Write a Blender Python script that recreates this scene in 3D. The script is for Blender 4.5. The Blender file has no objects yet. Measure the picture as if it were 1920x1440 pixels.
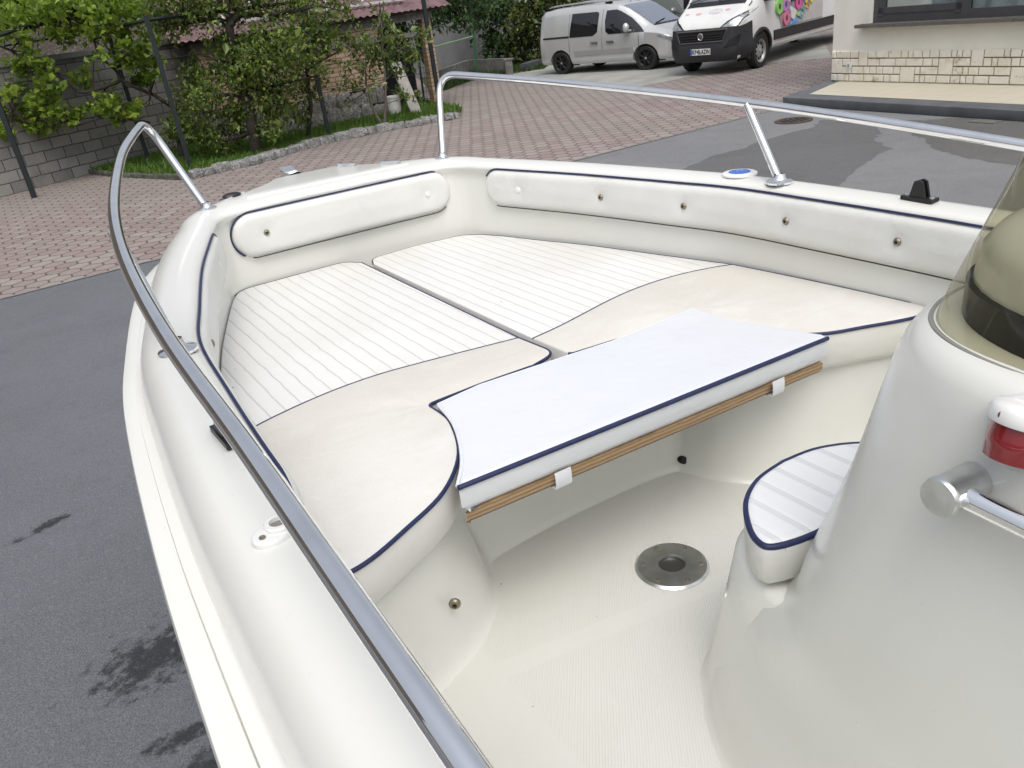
import bpy, bmesh, math, random
from mathutils import Vector, Matrix
import numpy as np
random.seed(7); rng = np.random.default_rng(7)
S = bpy.context.scene; COL = S.collection
R = math.radians
# ------------------------------------------------------------------ camera geometry
F = 1500.0; ROLL = R(8.0); PIT = math.atan(719.0 / F); H = 2.4
dv = np.array([math.sin(ROLL) * math.cos(PIT), math.cos(ROLL) * math.cos(PIT), math.sin(PIT)])
fv = np.array([0, 0, 1.0]) - dv * dv[2]; fv /= np.linalg.norm(fv)
rv = np.cross(dv, fv)
def ray(x, y):
    r = np.array([(x - 960) / F, (y - 720) / F, 1.0]); return np.array([r @ rv, r @ fv, -(r @ dv)])
def at(x, y, Z=0.0):
    r = ray(x, y); return Vector(r * ((Z - H) / r[2]) + np.array([0, 0, H]))
def onplane(x, y, P, n):
    r = Vector(ray(x, y)); c = Vector((0, 0, H)); return c + r * ((Vector(P) - c).dot(n) / r.dot(n))
cam = bpy.data.objects.new('camera', bpy.data.cameras.new('camera')); COL.objects.link(cam)
cam.data.sensor_width = 36; cam.data.lens = F / 1920 * 36; cam.data.clip_start = .02; cam.data.clip_end = 600
cr = Vector((rv[0], fv[0], -dv[0])); cd = Vector((rv[1], fv[1], -dv[1])); cf = Vector((rv[2], fv[2], -dv[2]))
cam.matrix_world = Matrix(((cr.x, -cd.x, -cf.x, 0), (cr.y, -cd.y, -cf.y, 0), (cr.z, -cd.z, -cf.z, H), (0, 0, 0, 1)))
S.camera = cam

# ------------------------------------------------------------------ materials
class G:
    """node helper"""
    def __init__(s, name):
        s.m = bpy.data.materials.new(name); s.m.use_nodes = True; s.t = s.m.node_tree; s.t.nodes.clear()
        s.out = s.n('ShaderNodeOutputMaterial')
    def n(s, typ, **kw):
        x = s.t.nodes.new(typ)
        for k, v in kw.items(): setattr(x, k, v)
        return x
    def put(s, sock, v):
        if isinstance(v, bpy.types.NodeSocket): s.t.links.new(v, sock)
        elif v is not None:
            if isinstance(v, (tuple, list)) and len(v) == 3 and sock.type == 'RGBA': v = (*v, 1)
            sock.default_value = v
    def math(s, op, a, b=None, c=None, clamp=False):
        x = s.n('ShaderNodeMath', operation=op, use_clamp=clamp)
        for i, v in enumerate((a, b, c)):
            if v is not None: s.put(x.inputs[i], v)
        return x.outputs[0]
    def vm(s, op, a, b=None, c=None, out=0):
        x = s.n('ShaderNodeVectorMath', operation=op)
        s.put(x.inputs[0], a)
        if b is not None: s.put(x.inputs[1], b)
        if c is not None: s.put(x.inputs[2], c)
        return x.outputs[out]
    def co(s): return s.n('ShaderNodeTexCoord').outputs['Object']
    def xyz(s, v):
        x = s.n('ShaderNodeSeparateXYZ'); s.put(x.inputs[0], v); return x.outputs
    def vec(s, x, y, z):
        c = s.n('ShaderNodeCombineXYZ')
        for i, v in enumerate((x, y, z)): s.put(c.inputs[i], v)
        return c.outputs[0]
    def noise(s, v, scale, detail=4, rough=.55, col=False, dist=0.0):
        x = s.n('ShaderNodeTexNoise'); s.put(x.inputs['Vector'], v)
        x.inputs['Scale'].default_value = scale; x.inputs['Detail'].default_value = detail
        x.inputs['Roughness'].default_value = rough; x.inputs['Distortion'].default_value = dist
        return x.outputs['Color' if col else 'Fac']
    def mix(s, f, a, b, mode='MIX'):
        x = s.n('ShaderNodeMix', data_type='RGBA', blend_type=mode)
        s.put(x.inputs[0], f); s.put(x.inputs[6], a); s.put(x.inputs[7], b); return x.outputs[2]
    def ss(s, v, lo, hi, a=0.0, b=1.0):
        x = s.n('ShaderNodeMapRange', interpolation_type='SMOOTHSTEP'); s.put(x.inputs[0], v)
        for i, q in enumerate((lo, hi, a, b)): s.put(x.inputs[1 + i], q)
        return x.outputs[0]
    def bump(s, h, strength=.3, dist=.01, normal=None):
        x = s.n('ShaderNodeBump'); x.inputs['Strength'].default_value = strength; x.inputs['Distance'].default_value = dist
        s.put(x.inputs['Height'], h)
        if normal is not None: s.put(x.inputs['Normal'], normal)
        return x.outputs[0]
    def pbr(s, col, rough=.5, metal=0.0, nrm=None, coat=0.0, spec=None, **kw):
        p = s.n('ShaderNodeBsdfPrincipled'); s.put(p.inputs['Base Color'], col); s.put(p.inputs['Roughness'], rough)
        s.put(p.inputs['Metallic'], metal); p.inputs['Coat Weight'].default_value = coat; p.inputs['Coat Roughness'].default_value = .08
        if spec is not None: s.put(p.inputs['Specular IOR Level'], spec)
        if nrm is not None: s.put(p.inputs['Normal'], nrm)
        for k, v in kw.items(): s.put(p.inputs[k], v)
        s.t.links.new(p.outputs[0], s.out.inputs[0]); s.p = p; return s.m

def plain(name, c, rough=.5, metal=0.0, var=.06, scale=6, bump=0.0, bscale=80, coat=0.0, spec=None, rvar=0.0):
    g = G(name); v = g.co(); n = g.noise(v, scale)
    col = g.mix(g.ss(n, .3, .7), tuple(x * (1 - var) for x in c), tuple(min(1, x * (1 + var)) for x in c))
    nr = g.bump(g.noise(v, bscale, 3), bump, .004) if bump else None
    rg = rough if not rvar else g.ss(g.noise(v, scale * 1.7), .3, .7, rough - rvar, rough + rvar)
    return g.pbr(col, rg, metal, nr, coat, spec)

def gelcoat():
    g = G('gelcoat'); v = g.co(); x, y, z = g.xyz(v)
    a = g.ss(g.noise(v, 1.6, 5, .6), .3, .8); b = g.ss(g.noise(v, 7, 6, .7), .45, .95)
    c = g.mix(g.math('MULTIPLY', a, .5), (.74, .742, .70), (.725, .716, .655))
    c = g.mix(g.math('MULTIPLY', b, .12), c, (.58, .54, .43))
    scr = g.ss(g.noise(g.vm('MULTIPLY', v, (3, 60, 40)), 3, 3, .5), .70, .76); c = g.mix(g.math('MULTIPLY', scr, .22), c, (.5, .49, .45))
    sp = g.ss(g.noise(v, 160, 1, .4), .80, .84)
    c = g.mix(g.math('MULTIPLY', sp, .5), c, (.2, .18, .15))
    return g.pbr(c, .24, 0, None, .25)

def floor_mat():
    g = G('non_slip_floor'); v = g.co(); x, y, z = g.xyz(v)
    w = g.math('SINE', g.math('MULTIPLY', g.math('SUBTRACT', g.math('MULTIPLY', x, .79), g.math('MULTIPLY', y, .61)), 2 * math.pi / .0062))
    band = g.ss(g.math('ABSOLUTE', g.math('SUBTRACT', g.math('ADD', y, g.math('MULTIPLY', x, .16)), 1.165)), .024, .03)
    ax = g.ss(g.math('ABSOLUTE', x), .52, .545, 1, 0); back = g.ss(y, 1.52, 1.545, 1, 0)
    m = g.math('MULTIPLY', g.math('MULTIPLY', band, ax), back)
    h = g.math('MULTIPLY', w, m)
    a = g.ss(g.noise(v, 2.2, 5, .6), .35, .7)
    c = g.mix(g.math('MULTIPLY', a, .6), (.70, .70, .66), (.675, .668, .612))
    c = g.mix(g.math('MULTIPLY', g.ss(h, -.9, .6, 1, 0), g.math('MULTIPLY', m, .11)), c, (.42, .40, .34))
    st = g.ss(g.noise(v, 5, 6, .7), .55, .75); c = g.mix(g.math('MULTIPLY', st, .18), c, (.56, .53, .44))
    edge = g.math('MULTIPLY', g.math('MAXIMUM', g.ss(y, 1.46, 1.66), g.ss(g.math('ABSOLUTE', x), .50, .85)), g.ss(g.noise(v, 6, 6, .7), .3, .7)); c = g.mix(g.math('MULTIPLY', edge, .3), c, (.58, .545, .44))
    sp = g.ss(g.noise(v, 70, 1, .4), .80, .83); c = g.mix(g.math('MULTIPLY', sp, .5), c, (.12, .1, .08))
    return g.pbr(c, .5, 0, g.bump(h, .25, .001))

def stripe_mat():
    g = G('pleated_vinyl'); v = g.co(); x, y, z = g.xyz(v)
    wob = g.math('MULTIPLY', g.math('SUBTRACT', g.noise(v, 9, 2), .5), .012)
    xx = g.math('ADD', g.math('ADD', x, wob), g.math('MULTIPLY', y, .015))
    f = g.math('ABSOLUTE', g.math('SUBTRACT', g.math('FRACT', g.math('DIVIDE', xx, .046)), .5))
    line = g.ss(f, 0.0, .055, 1, 0); dip = g.ss(f, 0, .16, 0, 1)
    a = g.ss(g.noise(v, 3, 6, .65), .35, .75)
    c = g.mix(a, (.705, .705, .685), (.665, .655, .62))
    b = g.ss(g.noise(v, 1.3, 3, .5), .5, .75); c = g.mix(g.math('MULTIPLY', b, .45), c, (.68, .66, .60))
    c = g.mix(g.math('MULTIPLY', line, .6), c, (.26, .24, .21))
    sp = g.ss(g.noise(v, 45, 1, .3), .83, .85); c = g.mix(sp, c, (.08, .07, .06))
    n1 = g.bump(g.noise(v, 500, 2), .12, .0006)
    n2 = g.bump(g.noise(v, 6, 2), .22, .02, n1)
    return g.pbr(c, .6, 0, g.bump(dip, .38, .004, n2))

def worn_mat():
    g = G('worn_cream_vinyl'); v = g.co(); x, y, z = g.xyz(v)
    a = g.ss(g.noise(v, 2.2, 6, .65), .36, .66); b = g.ss(g.noise(v, 240, 3, .6), .35, .7); w = g.ss(g.noise(v, 5.5, 4, .6), .55, .72)
    c = g.mix(a, (.685, .675, .64), (.615, .59, .535))
    d = g.ss(y, -.62, -.36); c = g.mix(g.math('MULTIPLY', d, .4), c, (.62, .585, .515))
    c = g.mix(g.math('MULTIPLY', w, .35), c, (.72, .71, .68))
    c = g.mix(g.math('MULTIPLY', b, .22), c, (.80, .78, .72))
    n1 = g.bump(g.noise(v, 260, 3), .25, .0012)
    wr = g.noise(g.vm('MULTIPLY', v, (3.0, 9.0, 1)), 1.3, 3, .5, dist=.6)
    rx = g.math('SUBTRACT', x, .04); ry = g.math('ADD', y, .42); rad = g.math('SQRT', g.math('ADD', g.math('MULTIPLY', rx, rx), g.math('MULTIPLY', ry, ry)))
    fold = g.math('MULTIPLY', g.math('SINE', g.math('ADD', g.math('MULTIPLY', g.math('ARCTAN2', ry, rx), 9.0), g.math('MULTIPLY', g.noise(v, 7, 2), 5.0))), g.ss(rad, .05, .34, 1, 0))
    return g.pbr(c, .62, 0, g.bump(fold, .05, .02, g.bump(wr, .14, .03, n1)))

def vinyl(name, c1, c2, rough=.45):
    g = G(name); v = g.co()
    c = g.mix(g.ss(g.noise(v, 3, 5, .6), .35, .7), c1, c2)
    st = g.ss(g.noise(v, 8, 6, .7), .6, .8); c = g.mix(g.math('MULTIPLY', st, .25), c, tuple(q * f for q, f in zip(c1, (.85, .8, .68))))
    n1 = g.bump(g.noise(v, 420, 2), .1, .0006)
    return g.pbr(c, rough, 0, g.bump(g.noise(v, 6, 4, .6), .3, .02, n1))

def pleat_mat():
    g = G('pleated_seat_vinyl'); v = g.co(); x, y, z = g.xyz(v)
    f = g.math('ABSOLUTE', g.math('SUBTRACT', g.math('FRACT', g.math('DIVIDE', g.math('ADD', x, g.math('MULTIPLY', g.math('MULTIPLY', y, y), .05)), .058)), .5))
    line = g.ss(f, 0.0, .03, 1, 0)
    c = g.mix(g.math('MULTIPLY', line, .5), (.77, .78, .775), (.30, .30, .29))
    return g.pbr(c, .42, 0, g.bump(g.ss(f, 0, .25, 0, 1), .6, .006))

def steel_mat():
    g = G('polished_steel'); v = g.co()
    r = g.ss(g.noise(v, 30, 5, .7), .3, .8, .04, .11)
    c = g.mix(g.ss(g.noise(v, 14, 4), .4, .8), (.93, .93, .93), (.84, .84, .83))
    return g.pbr(c, r, 1.0)

def asphalt_mat(name, base, wet=0.0):
    g = G(name); v = g.co()
    n1 = g.noise(v, 130, 3, .7); n2 = g.noise(v, .5, 5, .6); n3 = g.noise(v, 5, 6, .65)
    vo = g.n('ShaderNodeTexVoronoi'); g.put(vo.inputs['Vector'], v); vo.inputs['Scale'].default_value = 105
    c = g.mix(g.ss(n1, .35, .68), tuple(q * .55 for q in base), tuple(q * 1.45 for q in base))
    c = g.mix(g.math('MULTIPLY', g.ss(n2, .35, .7), .4), c, tuple(q * 1.3 for q in base))
    c = g.mix(g.math('MULTIPLY', g.ss(n3, .5, .75), .4), c, tuple(q * .7 for q in base))
    mid = g.noise(v, 26, 4, .75); c = g.mix(g.math('MULTIPLY', g.ss(mid, .42, .7), .32), c, tuple(q * .55 for q in base)); c = g.mix(g.math('MULTIPLY', g.ss(g.noise(v, 1.1, 4, .6, dist=1.5), .56, .62), .16), c, tuple(q * .6 for q in base))
    agg = g.ss(g.xyz(vo.outputs['Color'])[0], .88, .94)
    c = g.mix(g.math('MULTIPLY', agg, .5), c, (.20, .20, .20))
    return g.pbr(c, .8 - wet, 0, g.bump(n1, .8, .006), spec=.4)

def stain_mat():
    g = G('wet_stain'); v = g.co()
    n1 = g.noise(v, 130, 3, .7)
    return g.pbr(g.mix(g.ss(n1, .35, .7), (.018, .018, .018), (.05, .05, .05)), .5, 0, g.bump(n1, .8, .006))

def hex_mat():
    """elongated hexagonal pavers, a colour per stone"""
    g = G('hexagon_pavers'); v0 = g.co()
    wob = g.vm('SCALE', g.vm('SUBTRACT', g.noise(v0, 9, 2, col=True), (.5, .5, .5)), None); wob.node.inputs['Scale'].default_value = .022
    v = g.vm('ADD', v0, wob); x, y, z = g.xyz(v)
    sx, sy = .262, .262 * 1.732
    p = g.vec(g.math('ADD', x, 100 * sx), g.math('ADD', y, 100 * sy), 0.0)
    def cell(off):
        q = g.vm('ADD', p, off) if off else p
        m = g.vm('MODULO', q, (sx, sy, 1)); return g.vm('SUBTRACT', m, (sx / 2, sy / 2, 0))
    a = cell(None); b = cell((sx / 2, sy / 2, 0))
    la = g.vm('DOT_PRODUCT', a, g.vm('MULTIPLY', a, (1, 1, 0)), out=1); lb = g.vm('DOT_PRODUCT', b, g.vm('MULTIPLY', b, (1, 1, 0)), out=1)
    pick = g.math('LESS_THAN', la, lb)
    gv = g.mix(pick, b, a); idv = g.vm('SUBTRACT', p, gv)
    ab = g.vm('ABSOLUTE', gv); ax, ay, _ = g.xyz(ab)
    e = g.math('MAXIMUM', ax, g.math('ADD', g.math('MULTIPLY', ax, .5), g.math('MULTIPLY', ay, .866)))
    joint = g.ss(e, sx * .435, sx * .48)
    wn = g.n('ShaderNodeTexWhiteNoise'); g.put(wn.inputs['Vector'], g.vm('SNAP', g.vm('ADD', idv, (sx / 8, sy / 8, 0)), (sx / 4, sy / 4, 1)))
    rv_ = wn.outputs['Value']
    c = g.mix(rv_, (.245, .192, .180), (.315, .255, .24))
    c = g.mix(g.math('MULTIPLY', g.ss(wn.outputs['Value'], .72, .8), .7), c, (.30, .27, .245))
    big = g.ss(g.noise(v0, .35, 4, .6), .45, .68); c = g.mix(g.math('MULTIPLY', big, .55), c, (.255, .225, .20))
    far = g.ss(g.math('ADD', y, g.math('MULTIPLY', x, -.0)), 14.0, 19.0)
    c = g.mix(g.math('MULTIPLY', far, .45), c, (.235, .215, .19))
    c = g.mix(g.math('MULTIPLY', g.ss(g.noise(v0, 14, 5, .7), .45, .75), .35), c, (.15, .125, .11))
    n3 = g.ss(g.noise(v0, 2.2, 4), .5, .65)
    c = g.mix(joint, c, g.mix(n3, (.095, .082, .075), (.10, .105, .07)))
    h = g.math('SUBTRACT', 1.0, joint)
    return g.pbr(c, .82, 0, g.bump(h, .7, .012, g.bump(g.noise(v0, 90, 3), .3, .004)))

def brick_mat(name, c1, c2, mortar, bw, bh, ms=.012, axis='XZ', bump=.6, rough=.9, stain=.3, msmooth=.2, wob=.02, sq=None):
    g = G(name); v = g.co(); x, y, z = g.xyz(v)
    w = g.vm('SCALE', g.vm('SUBTRACT', g.noise(v, 4, 3, col=True), (.5, .5, .5)), None); w.node.inputs['Scale'].default_value = wob
    q = g.vm('ADD', g.vec(x, z if axis == 'XZ' else y, 0.0), w)
    b = g.n('ShaderNodeTexBrick'); g.put(b.inputs['Vector'], q)
    b.inputs['Scale'].default_value = 1; b.inputs['Brick Width'].default_value = bw; b.inputs['Row Height'].default_value = bh
    b.inputs['Mortar Size'].default_value = ms; b.inputs['Mortar Smooth'].default_value = msmooth
    if sq: b.squash, b.squash_frequency = sq
    g.put(b.inputs['Color1'], c1); g.put(b.inputs['Color2'], c2); g.put(b.inputs['Mortar'], mortar)
    c = b.outputs['Color']
    c = g.mix(g.math('MULTIPLY', g.ss(g.noise(v, 1.5, 6, .7), .45, .7), stain), c, tuple(k * .5 for k in c1))
    c = g.mix(g.math('MULTIPLY', g.ss(g.noise(v, 24, 5, .7), .4, .75), .35), c, tuple(k * 1.35 for k in c2))
    h = g.math('ADD', g.math('MULTIPLY', b.outputs['Fac'], -1.0), g.math('MULTIPLY', g.noise(v, 30, 4), .35))
    return g.pbr(c, rough, 0, g.bump(h, bump, .012))

def rubble_mat(name, c1, c2, scale=5, stretch=(1, 1, 1.6), mort=(.09, .085, .075)):
    g = G(name); v = g.co()
    q = g.vm('MULTIPLY', v, stretch)
    q = g.vm('ADD', q, g.vm('SCALE', g.noise(v, 6, 2, col=True), None)); 
    vo = g.n('ShaderNodeTexVoronoi', feature='DISTANCE_TO_EDGE'); vc = g.n('ShaderNodeTexVoronoi')
    for k in (vo, vc): g.put(k.inputs['Vector'], q); k.inputs['Scale'].default_value = scale
    edge = g.ss(vo.outputs[0], .0, .07)
    c = g.mix(g.xyz(vc.outputs['Color'])[0], c1, c2)
    c = g.mix(g.math('MULTIPLY', g.ss(g.noise(v, 9, 6, .75), .42, .7), .6), c, tuple(k * .35 for k in c1))
    c = g.mix(edge, mort, c)
    return g.pbr(c, .92, 0, g.bump(g.math('ADD', edge, g.math('MULTIPLY', g.noise(v, 20, 5), .6)), .8, .03))

def leaf_mat(name, dark, light, young, trans=.35):
    g = G(name); a = g.n('ShaderNodeAttribute', attribute_name='rnd'); r = a.outputs['Fac']
    c = g.mix(g.ss(r, 0, .8), dark, light); c = g.mix(g.ss(r, .82, 1.0), c, young)
    p = g.n('ShaderNodeBsdfPrincipled'); g.put(p.inputs['Base Color'], c); p.inputs['Roughness'].default_value = .42
    t = g.n('ShaderNodeBsdfTranslucent'); g.put(t.inputs['Color'], g.mix(.5, c, light, 'MIX'))
    m = g.n('ShaderNodeMixShader'); m.inputs[0].default_value = trans
    g.t.links.new(p.outputs[0], m.inputs[1]); g.t.links.new(t.outputs[0], m.inputs[2]); g.t.links.new(m.outputs[0], g.out.inputs[0])
    return g.m

def tint_mat(name, tint, spec=1.0, ior=1.49):
    g = G(name); t = g.n('ShaderNodeBsdfTransparent'); g.put(t.inputs[0], tint)
    gl = g.n('ShaderNodeBsdfGlossy'); gl.inputs['Roughness'].default_value = .03
    f = g.n('ShaderNodeLayerWeight'); f.inputs[0].default_value = .5
    m = g.n('ShaderNodeMixShader'); g.put(m.inputs[0], g.math('MULTIPLY', g.math('ADD', .04, g.math('MULTIPLY', g.math('POWER', f.outputs['Facing'], 5.0), .7)), spec))
    g.t.links.new(t.outputs[0], m.inputs[1]); g.t.links.new(gl.outputs[0], m.inputs[2]); g.t.links.new(m.outputs[0], g.out.inputs[0])
    return g.m

def ply_mat():
    g = G('plywood_edge'); v = g.co(); x, y, z = g.xyz(v)
    k = g.math('ADD', g.math('DIVIDE', z, .0105), g.math('MULTIPLY', g.noise(v, 14, 5, .7), .9))
    s = g.math('SINE', g.math('MULTIPLY', k, 2 * math.pi))
    gr = g.noise(g.vm('MULTIPLY', v, (8, 8, 160)), 5, 4, .6)
    c = g.mix(g.ss(s, -.5, .5), (.14, .085, .042), (.30, .195, .10))
    c = g.mix(g.math('MULTIPLY', gr, .5), c, (.46, .33, .19))
    return g.pbr(c, .6, 0, g.bump(s, .4, .001))

MT = {}
MT['gel'] = gelcoat(); MT['floor'] = floor_mat(); MT['stripe'] = stripe_mat(); MT['worn'] = worn_mat()
MT['bolster'] = vinyl('bolster_vinyl', (.71, .712, .685), (.67, .668, .63)); MT['newvinyl'] = vinyl('new_white_vinyl', (.69, .71, .735), (.67, .69, .715), .5)
MT['sidevinyl'] = vinyl('cushion_side_vinyl', (.74, .735, .70), (.69, .68, .63)); MT['pleat'] = pleat_mat()
MT['navy'] = plain('navy_piping', (.012, .019, .075), .5, var=.2, scale=40)
MT['steel'] = steel_mat(); MT['satin'] = plain('brushed_steel', (.72, .73, .73), .30, 1.0, .10, 30, .03, 300)
MT['ply'] = ply_mat(); MT['white_plastic'] = plain('white_plastic', (.78, .78, .76), .35, var=.04)
MT['black_plastic'] = plain('black_plastic', (.012, .012, .013), .4, var=.2); MT['brass'] = plain('aged_stud_metal', (.30, .26, .19), .4, .8, .3, 200)
MT['darkhole'] = plain('dark_recess', (.008, .008, .008), .7)
MT['red_lens'] = plain('red_lens', (.20, .008, .012), .12, coat=.8, var=.1); MT['blue'] = plain('blue_plastic', (.05, .15, .55), .35)
MT['tint'] = tint_mat('smoked_acrylic', (.765, .75, .635)); MT['rubber'] = plain('black_rubber', (.012, .012, .012), .65, var=.3, scale=20, bump=.2)
MT['rust'] = plain('rust', (.25, .10, .03), .8)

# ------------------------------------------------------------------ mesh helpers
class MB:
    def __init__(s): s.v = []; s.f = []; s.mi = []
    def add(s, vs, fs, mi=0):
        b = len(s.v); s.v += [tuple(p) for p in vs]; s.f += [[b + i for i in f] for f in fs]; s.mi += [mi] * len(fs)
    def grid(s, rows, closed_u=False, closed_v=False, mi=0):
        nr = len(rows); nc = len(rows[0]); vs = [p for r in rows for p in r]; fs = []
        for i in range(nr if closed_u else nr - 1):
            for j in range(nc if closed_v else nc - 1):
                i2 = (i + 1) % nr; j2 = (j + 1) % nc
                fs.append([i * nc + j, i * nc + j2, i2 * nc + j2, i2 * nc + j])
        s.add(vs, fs, mi)
    def box(s, c, d, rot=None, mi=0):
        c = Vector(c); vs = []
        for x in (-1, 1):
            for y in (-1, 1):
                for z in (-1, 1):
                    p = Vector((x * d[0] / 2, y * d[1] / 2, z * d[2] / 2))
                    if rot is not None: p = rot @ p
                    vs.append(c + p)
        s.add(vs, [[0, 1, 3, 2], [4, 6, 7, 5], [0, 4, 5, 1], [2, 3, 7, 6], [0, 2, 6, 4], [1, 5, 7, 3]], mi)
    def tube(s, pts, r, n=12, caps=True, closed=False, mi=0):
        pts = [Vector(p) for p in pts]; m = len(pts); rs = r if isinstance(r, (list, tuple)) else [r] * m
        rows = []; up = None
        for i, p in enumerate(pts):
            if closed: t = pts[(i + 1) % m] - pts[i - 1]
            else: t = pts[min(i + 1, m - 1)] - pts[max(i - 1, 0)]
            if t.length < 1e-9: t = Vector((0, 0, 1))
            t.normalize()
            if up is None:
                up = Vector((0, 0, 1)) if abs(t.z) < .9 else Vector((1, 0, 0))
            a = up - t * up.dot(t)
            if a.length < 1e-6: a = t.orthogonal()
            a.normalize(); up = a; b = t.cross(a)
            rows.append([p + (a * math.cos(2 * math.pi * k / n) + b * math.sin(2 * math.pi * k / n)) * rs[i] for k in range(n)])
        s.grid(rows, closed, True, mi)
        if caps and not closed:
            for row, fl in ((rows[0], True), (rows[-1], False)):
                s.add(row, [list(range(n))[::-1 if fl else 1]], mi)
    def cyl(s, p0, p1, r0, r1=None, n=20, mi=0): s.tube([p0, p1], [r0, r0 if r1 is None else r1], n, True, False, mi)
    def lathe(s, c, axis, prof, n=24, mi=0):
        """prof: list of (radius, height) along axis"""
        a = Vector(axis).normalized(); u = a.orthogonal().normalized(); w = a.cross(u); c = Vector(c)
        s.grid([[c + a * h + (u * math.cos(2 * math.pi * k / n) + w * math.sin(2 * math.pi * k / n)) * max(r, 1e-5) for k in range(n)] for r, h in prof], False, True, mi)
    def sphere(s, c, r, n=12, mi=0, sc=(1, 1, 1)):
        c = Vector(c)
        s.grid([[c + Vector((math.cos(2 * math.pi * k / n) * math.sin(math.pi * i / 8) * r * sc[0], math.sin(2 * math.pi * k / n) * math.sin(math.pi * i / 8) * r * sc[1], math.cos(math.pi * i / 8) * r * sc[2])) for k in range(n)] for i in range(9)], False, True, mi)
    def build(s, name, mats, parent=None, smooth=40, off=None, fix=True, wb=0):
        me = bpy.data.meshes.new(name); v = s.v
        if off is not None: v = [(p[0] - off[0], p[1] - off[1], p[2] - off[2]) for p in v]
        me.from_pydata(v, [], s.f)
        for m in (mats if isinstance(mats, (list, tuple)) else [mats]): me.materials.append(m)
        me.polygons.foreach_set('material_index', s.mi)
        if fix:
            b = bmesh.new(); b.from_mesh(me); bmesh.ops.remove_doubles(b, verts=b.verts, dist=1e-5)
            bmesh.ops.recalc_face_normals(b, faces=b.faces); b.to_mesh(me); b.free()
        if smooth:
            me.polygons.foreach_set('use_smooth', [True] * len(me.polygons))
            me.set_sharp_from_angle(angle=R(smooth))
        o = bpy.data.objects.new(name, me); COL.objects.link(o)
        if parent: o.parent = parent
        return o

def tag(o, label=None, cat=None, group=None, kind=None):
    for k, q in (('label', label), ('category', cat), ('group', group), ('kind', kind)):
        if q: o[k] = q
    return o
def empty(name, M, label, cat, group=None):
    o = bpy.data.objects.new(name, None); COL.objects.link(o); o.empty_display_size = .1
    o.matrix_world = M if isinstance(M, Matrix) else Matrix.Translation(M)
    return tag(o, label, cat, group)
def catmull(P, n=8, closed=False):
    P = [Vector(p) for p in P]; m = len(P); out = []
    for i in range(m if closed else m - 1):
        p0, p1, p2, p3 = [P[(i + k) % m] if closed else P[min(max(i + k, 0), m - 1)] for k in (-1, 0, 1, 2)]
        for j in range(n):
            t = j / n
            out.append(.5 * ((2 * p1) + (p2 - p0) * t + (2 * p0 - 5 * p1 + 4 * p2 - p3) * t * t + (3 * p1 - p0 - 3 * p2 + p3) * t ** 3))
    if not closed: out.append(P[-1])
    return out
def fillet(P, r, n=5, closed=False):
    """round the corners of a polyline; r is a number or one per point"""
    P = [Vector(p) for p in P]; m = len(P); out = []
    for i, p in enumerate(P):
        rr = r[i] if isinstance(r, (list, tuple)) else r
        if (not closed and i in (0, m - 1)) or rr <= 0: out.append(p); continue
        a = P[i - 1] - p; b = P[(i + 1) % m] - p
        q = min(rr, a.length * .48, b.length * .48); A = p + a.normalized() * q; B = p + b.normalized() * q
        for k in range(n + 1):
            t = k / n; out.append(A * (1 - t) ** 2 + p * 2 * t * (1 - t) + B * t * t)
    return out
def area2(P): return sum(P[i - 1][0] * P[i][1] - P[i][0] * P[i - 1][1] for i in range(len(P))) / 2
def inset(P, d):
    """inset a closed 2-D outline (counter-clockwise) by d"""
    out = []; m = len(P)
    for i in range(m):
        a = Vector(P[i - 1][:2]); b = Vector(P[i][:2]); c = Vector(P[(i + 1) % m][:2])
        t1 = (b - a); t2 = (c - b)
        if t1.length < 1e-9: t1 = t2
        if t2.length < 1e-9: t2 = t1
        n1 = Vector((-t1.y, t1.x)).normalized(); n2 = Vector((-t2.y, t2.x)).normalized(); n = n1 + n2
        if n.length < .2: n = n1
        n.normalize(); k = d / max(.45, n.dot(n1)); out.append(b + n * k)
    return out
def slab(mb, P, z0, z1, r=.012, steps=4, mi=0, mi_side=None, puff=0.0, bottom=True, side_in=0.0):
    """a slab with a rounded top edge from a closed outline"""
    P = [Vector(p[:2]) for p in P]
    if area2(P) < 0: P = P[::-1]
    e = min(.020, (z1 - z0) * .25); rows = [[(p.x, p.y, z0) for p in inset(P, side_in + e * .8)], [(p.x, p.y, z0 + e) for p in inset(P, side_in * .3)], [(p.x, p.y, z1 - r) for p in P]]
    for k in range(1, steps + 1):
        a = k / steps * math.pi / 2; q = inset(P, r * (1 - math.cos(a))); rows.append([(p.x, p.y, z1 - r + r * math.sin(a)) for p in q])
    ms = mi if mi_side is None else mi_side
    mb.grid(rows[:3], False, True, ms); mb.grid(rows[2:], False, True, mi)
    mb.add(rows[-1], [list(range(len(P)))], mi)
    if bottom: mb.add(rows[0], [list(range(len(P)))[::-1]], ms)
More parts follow.
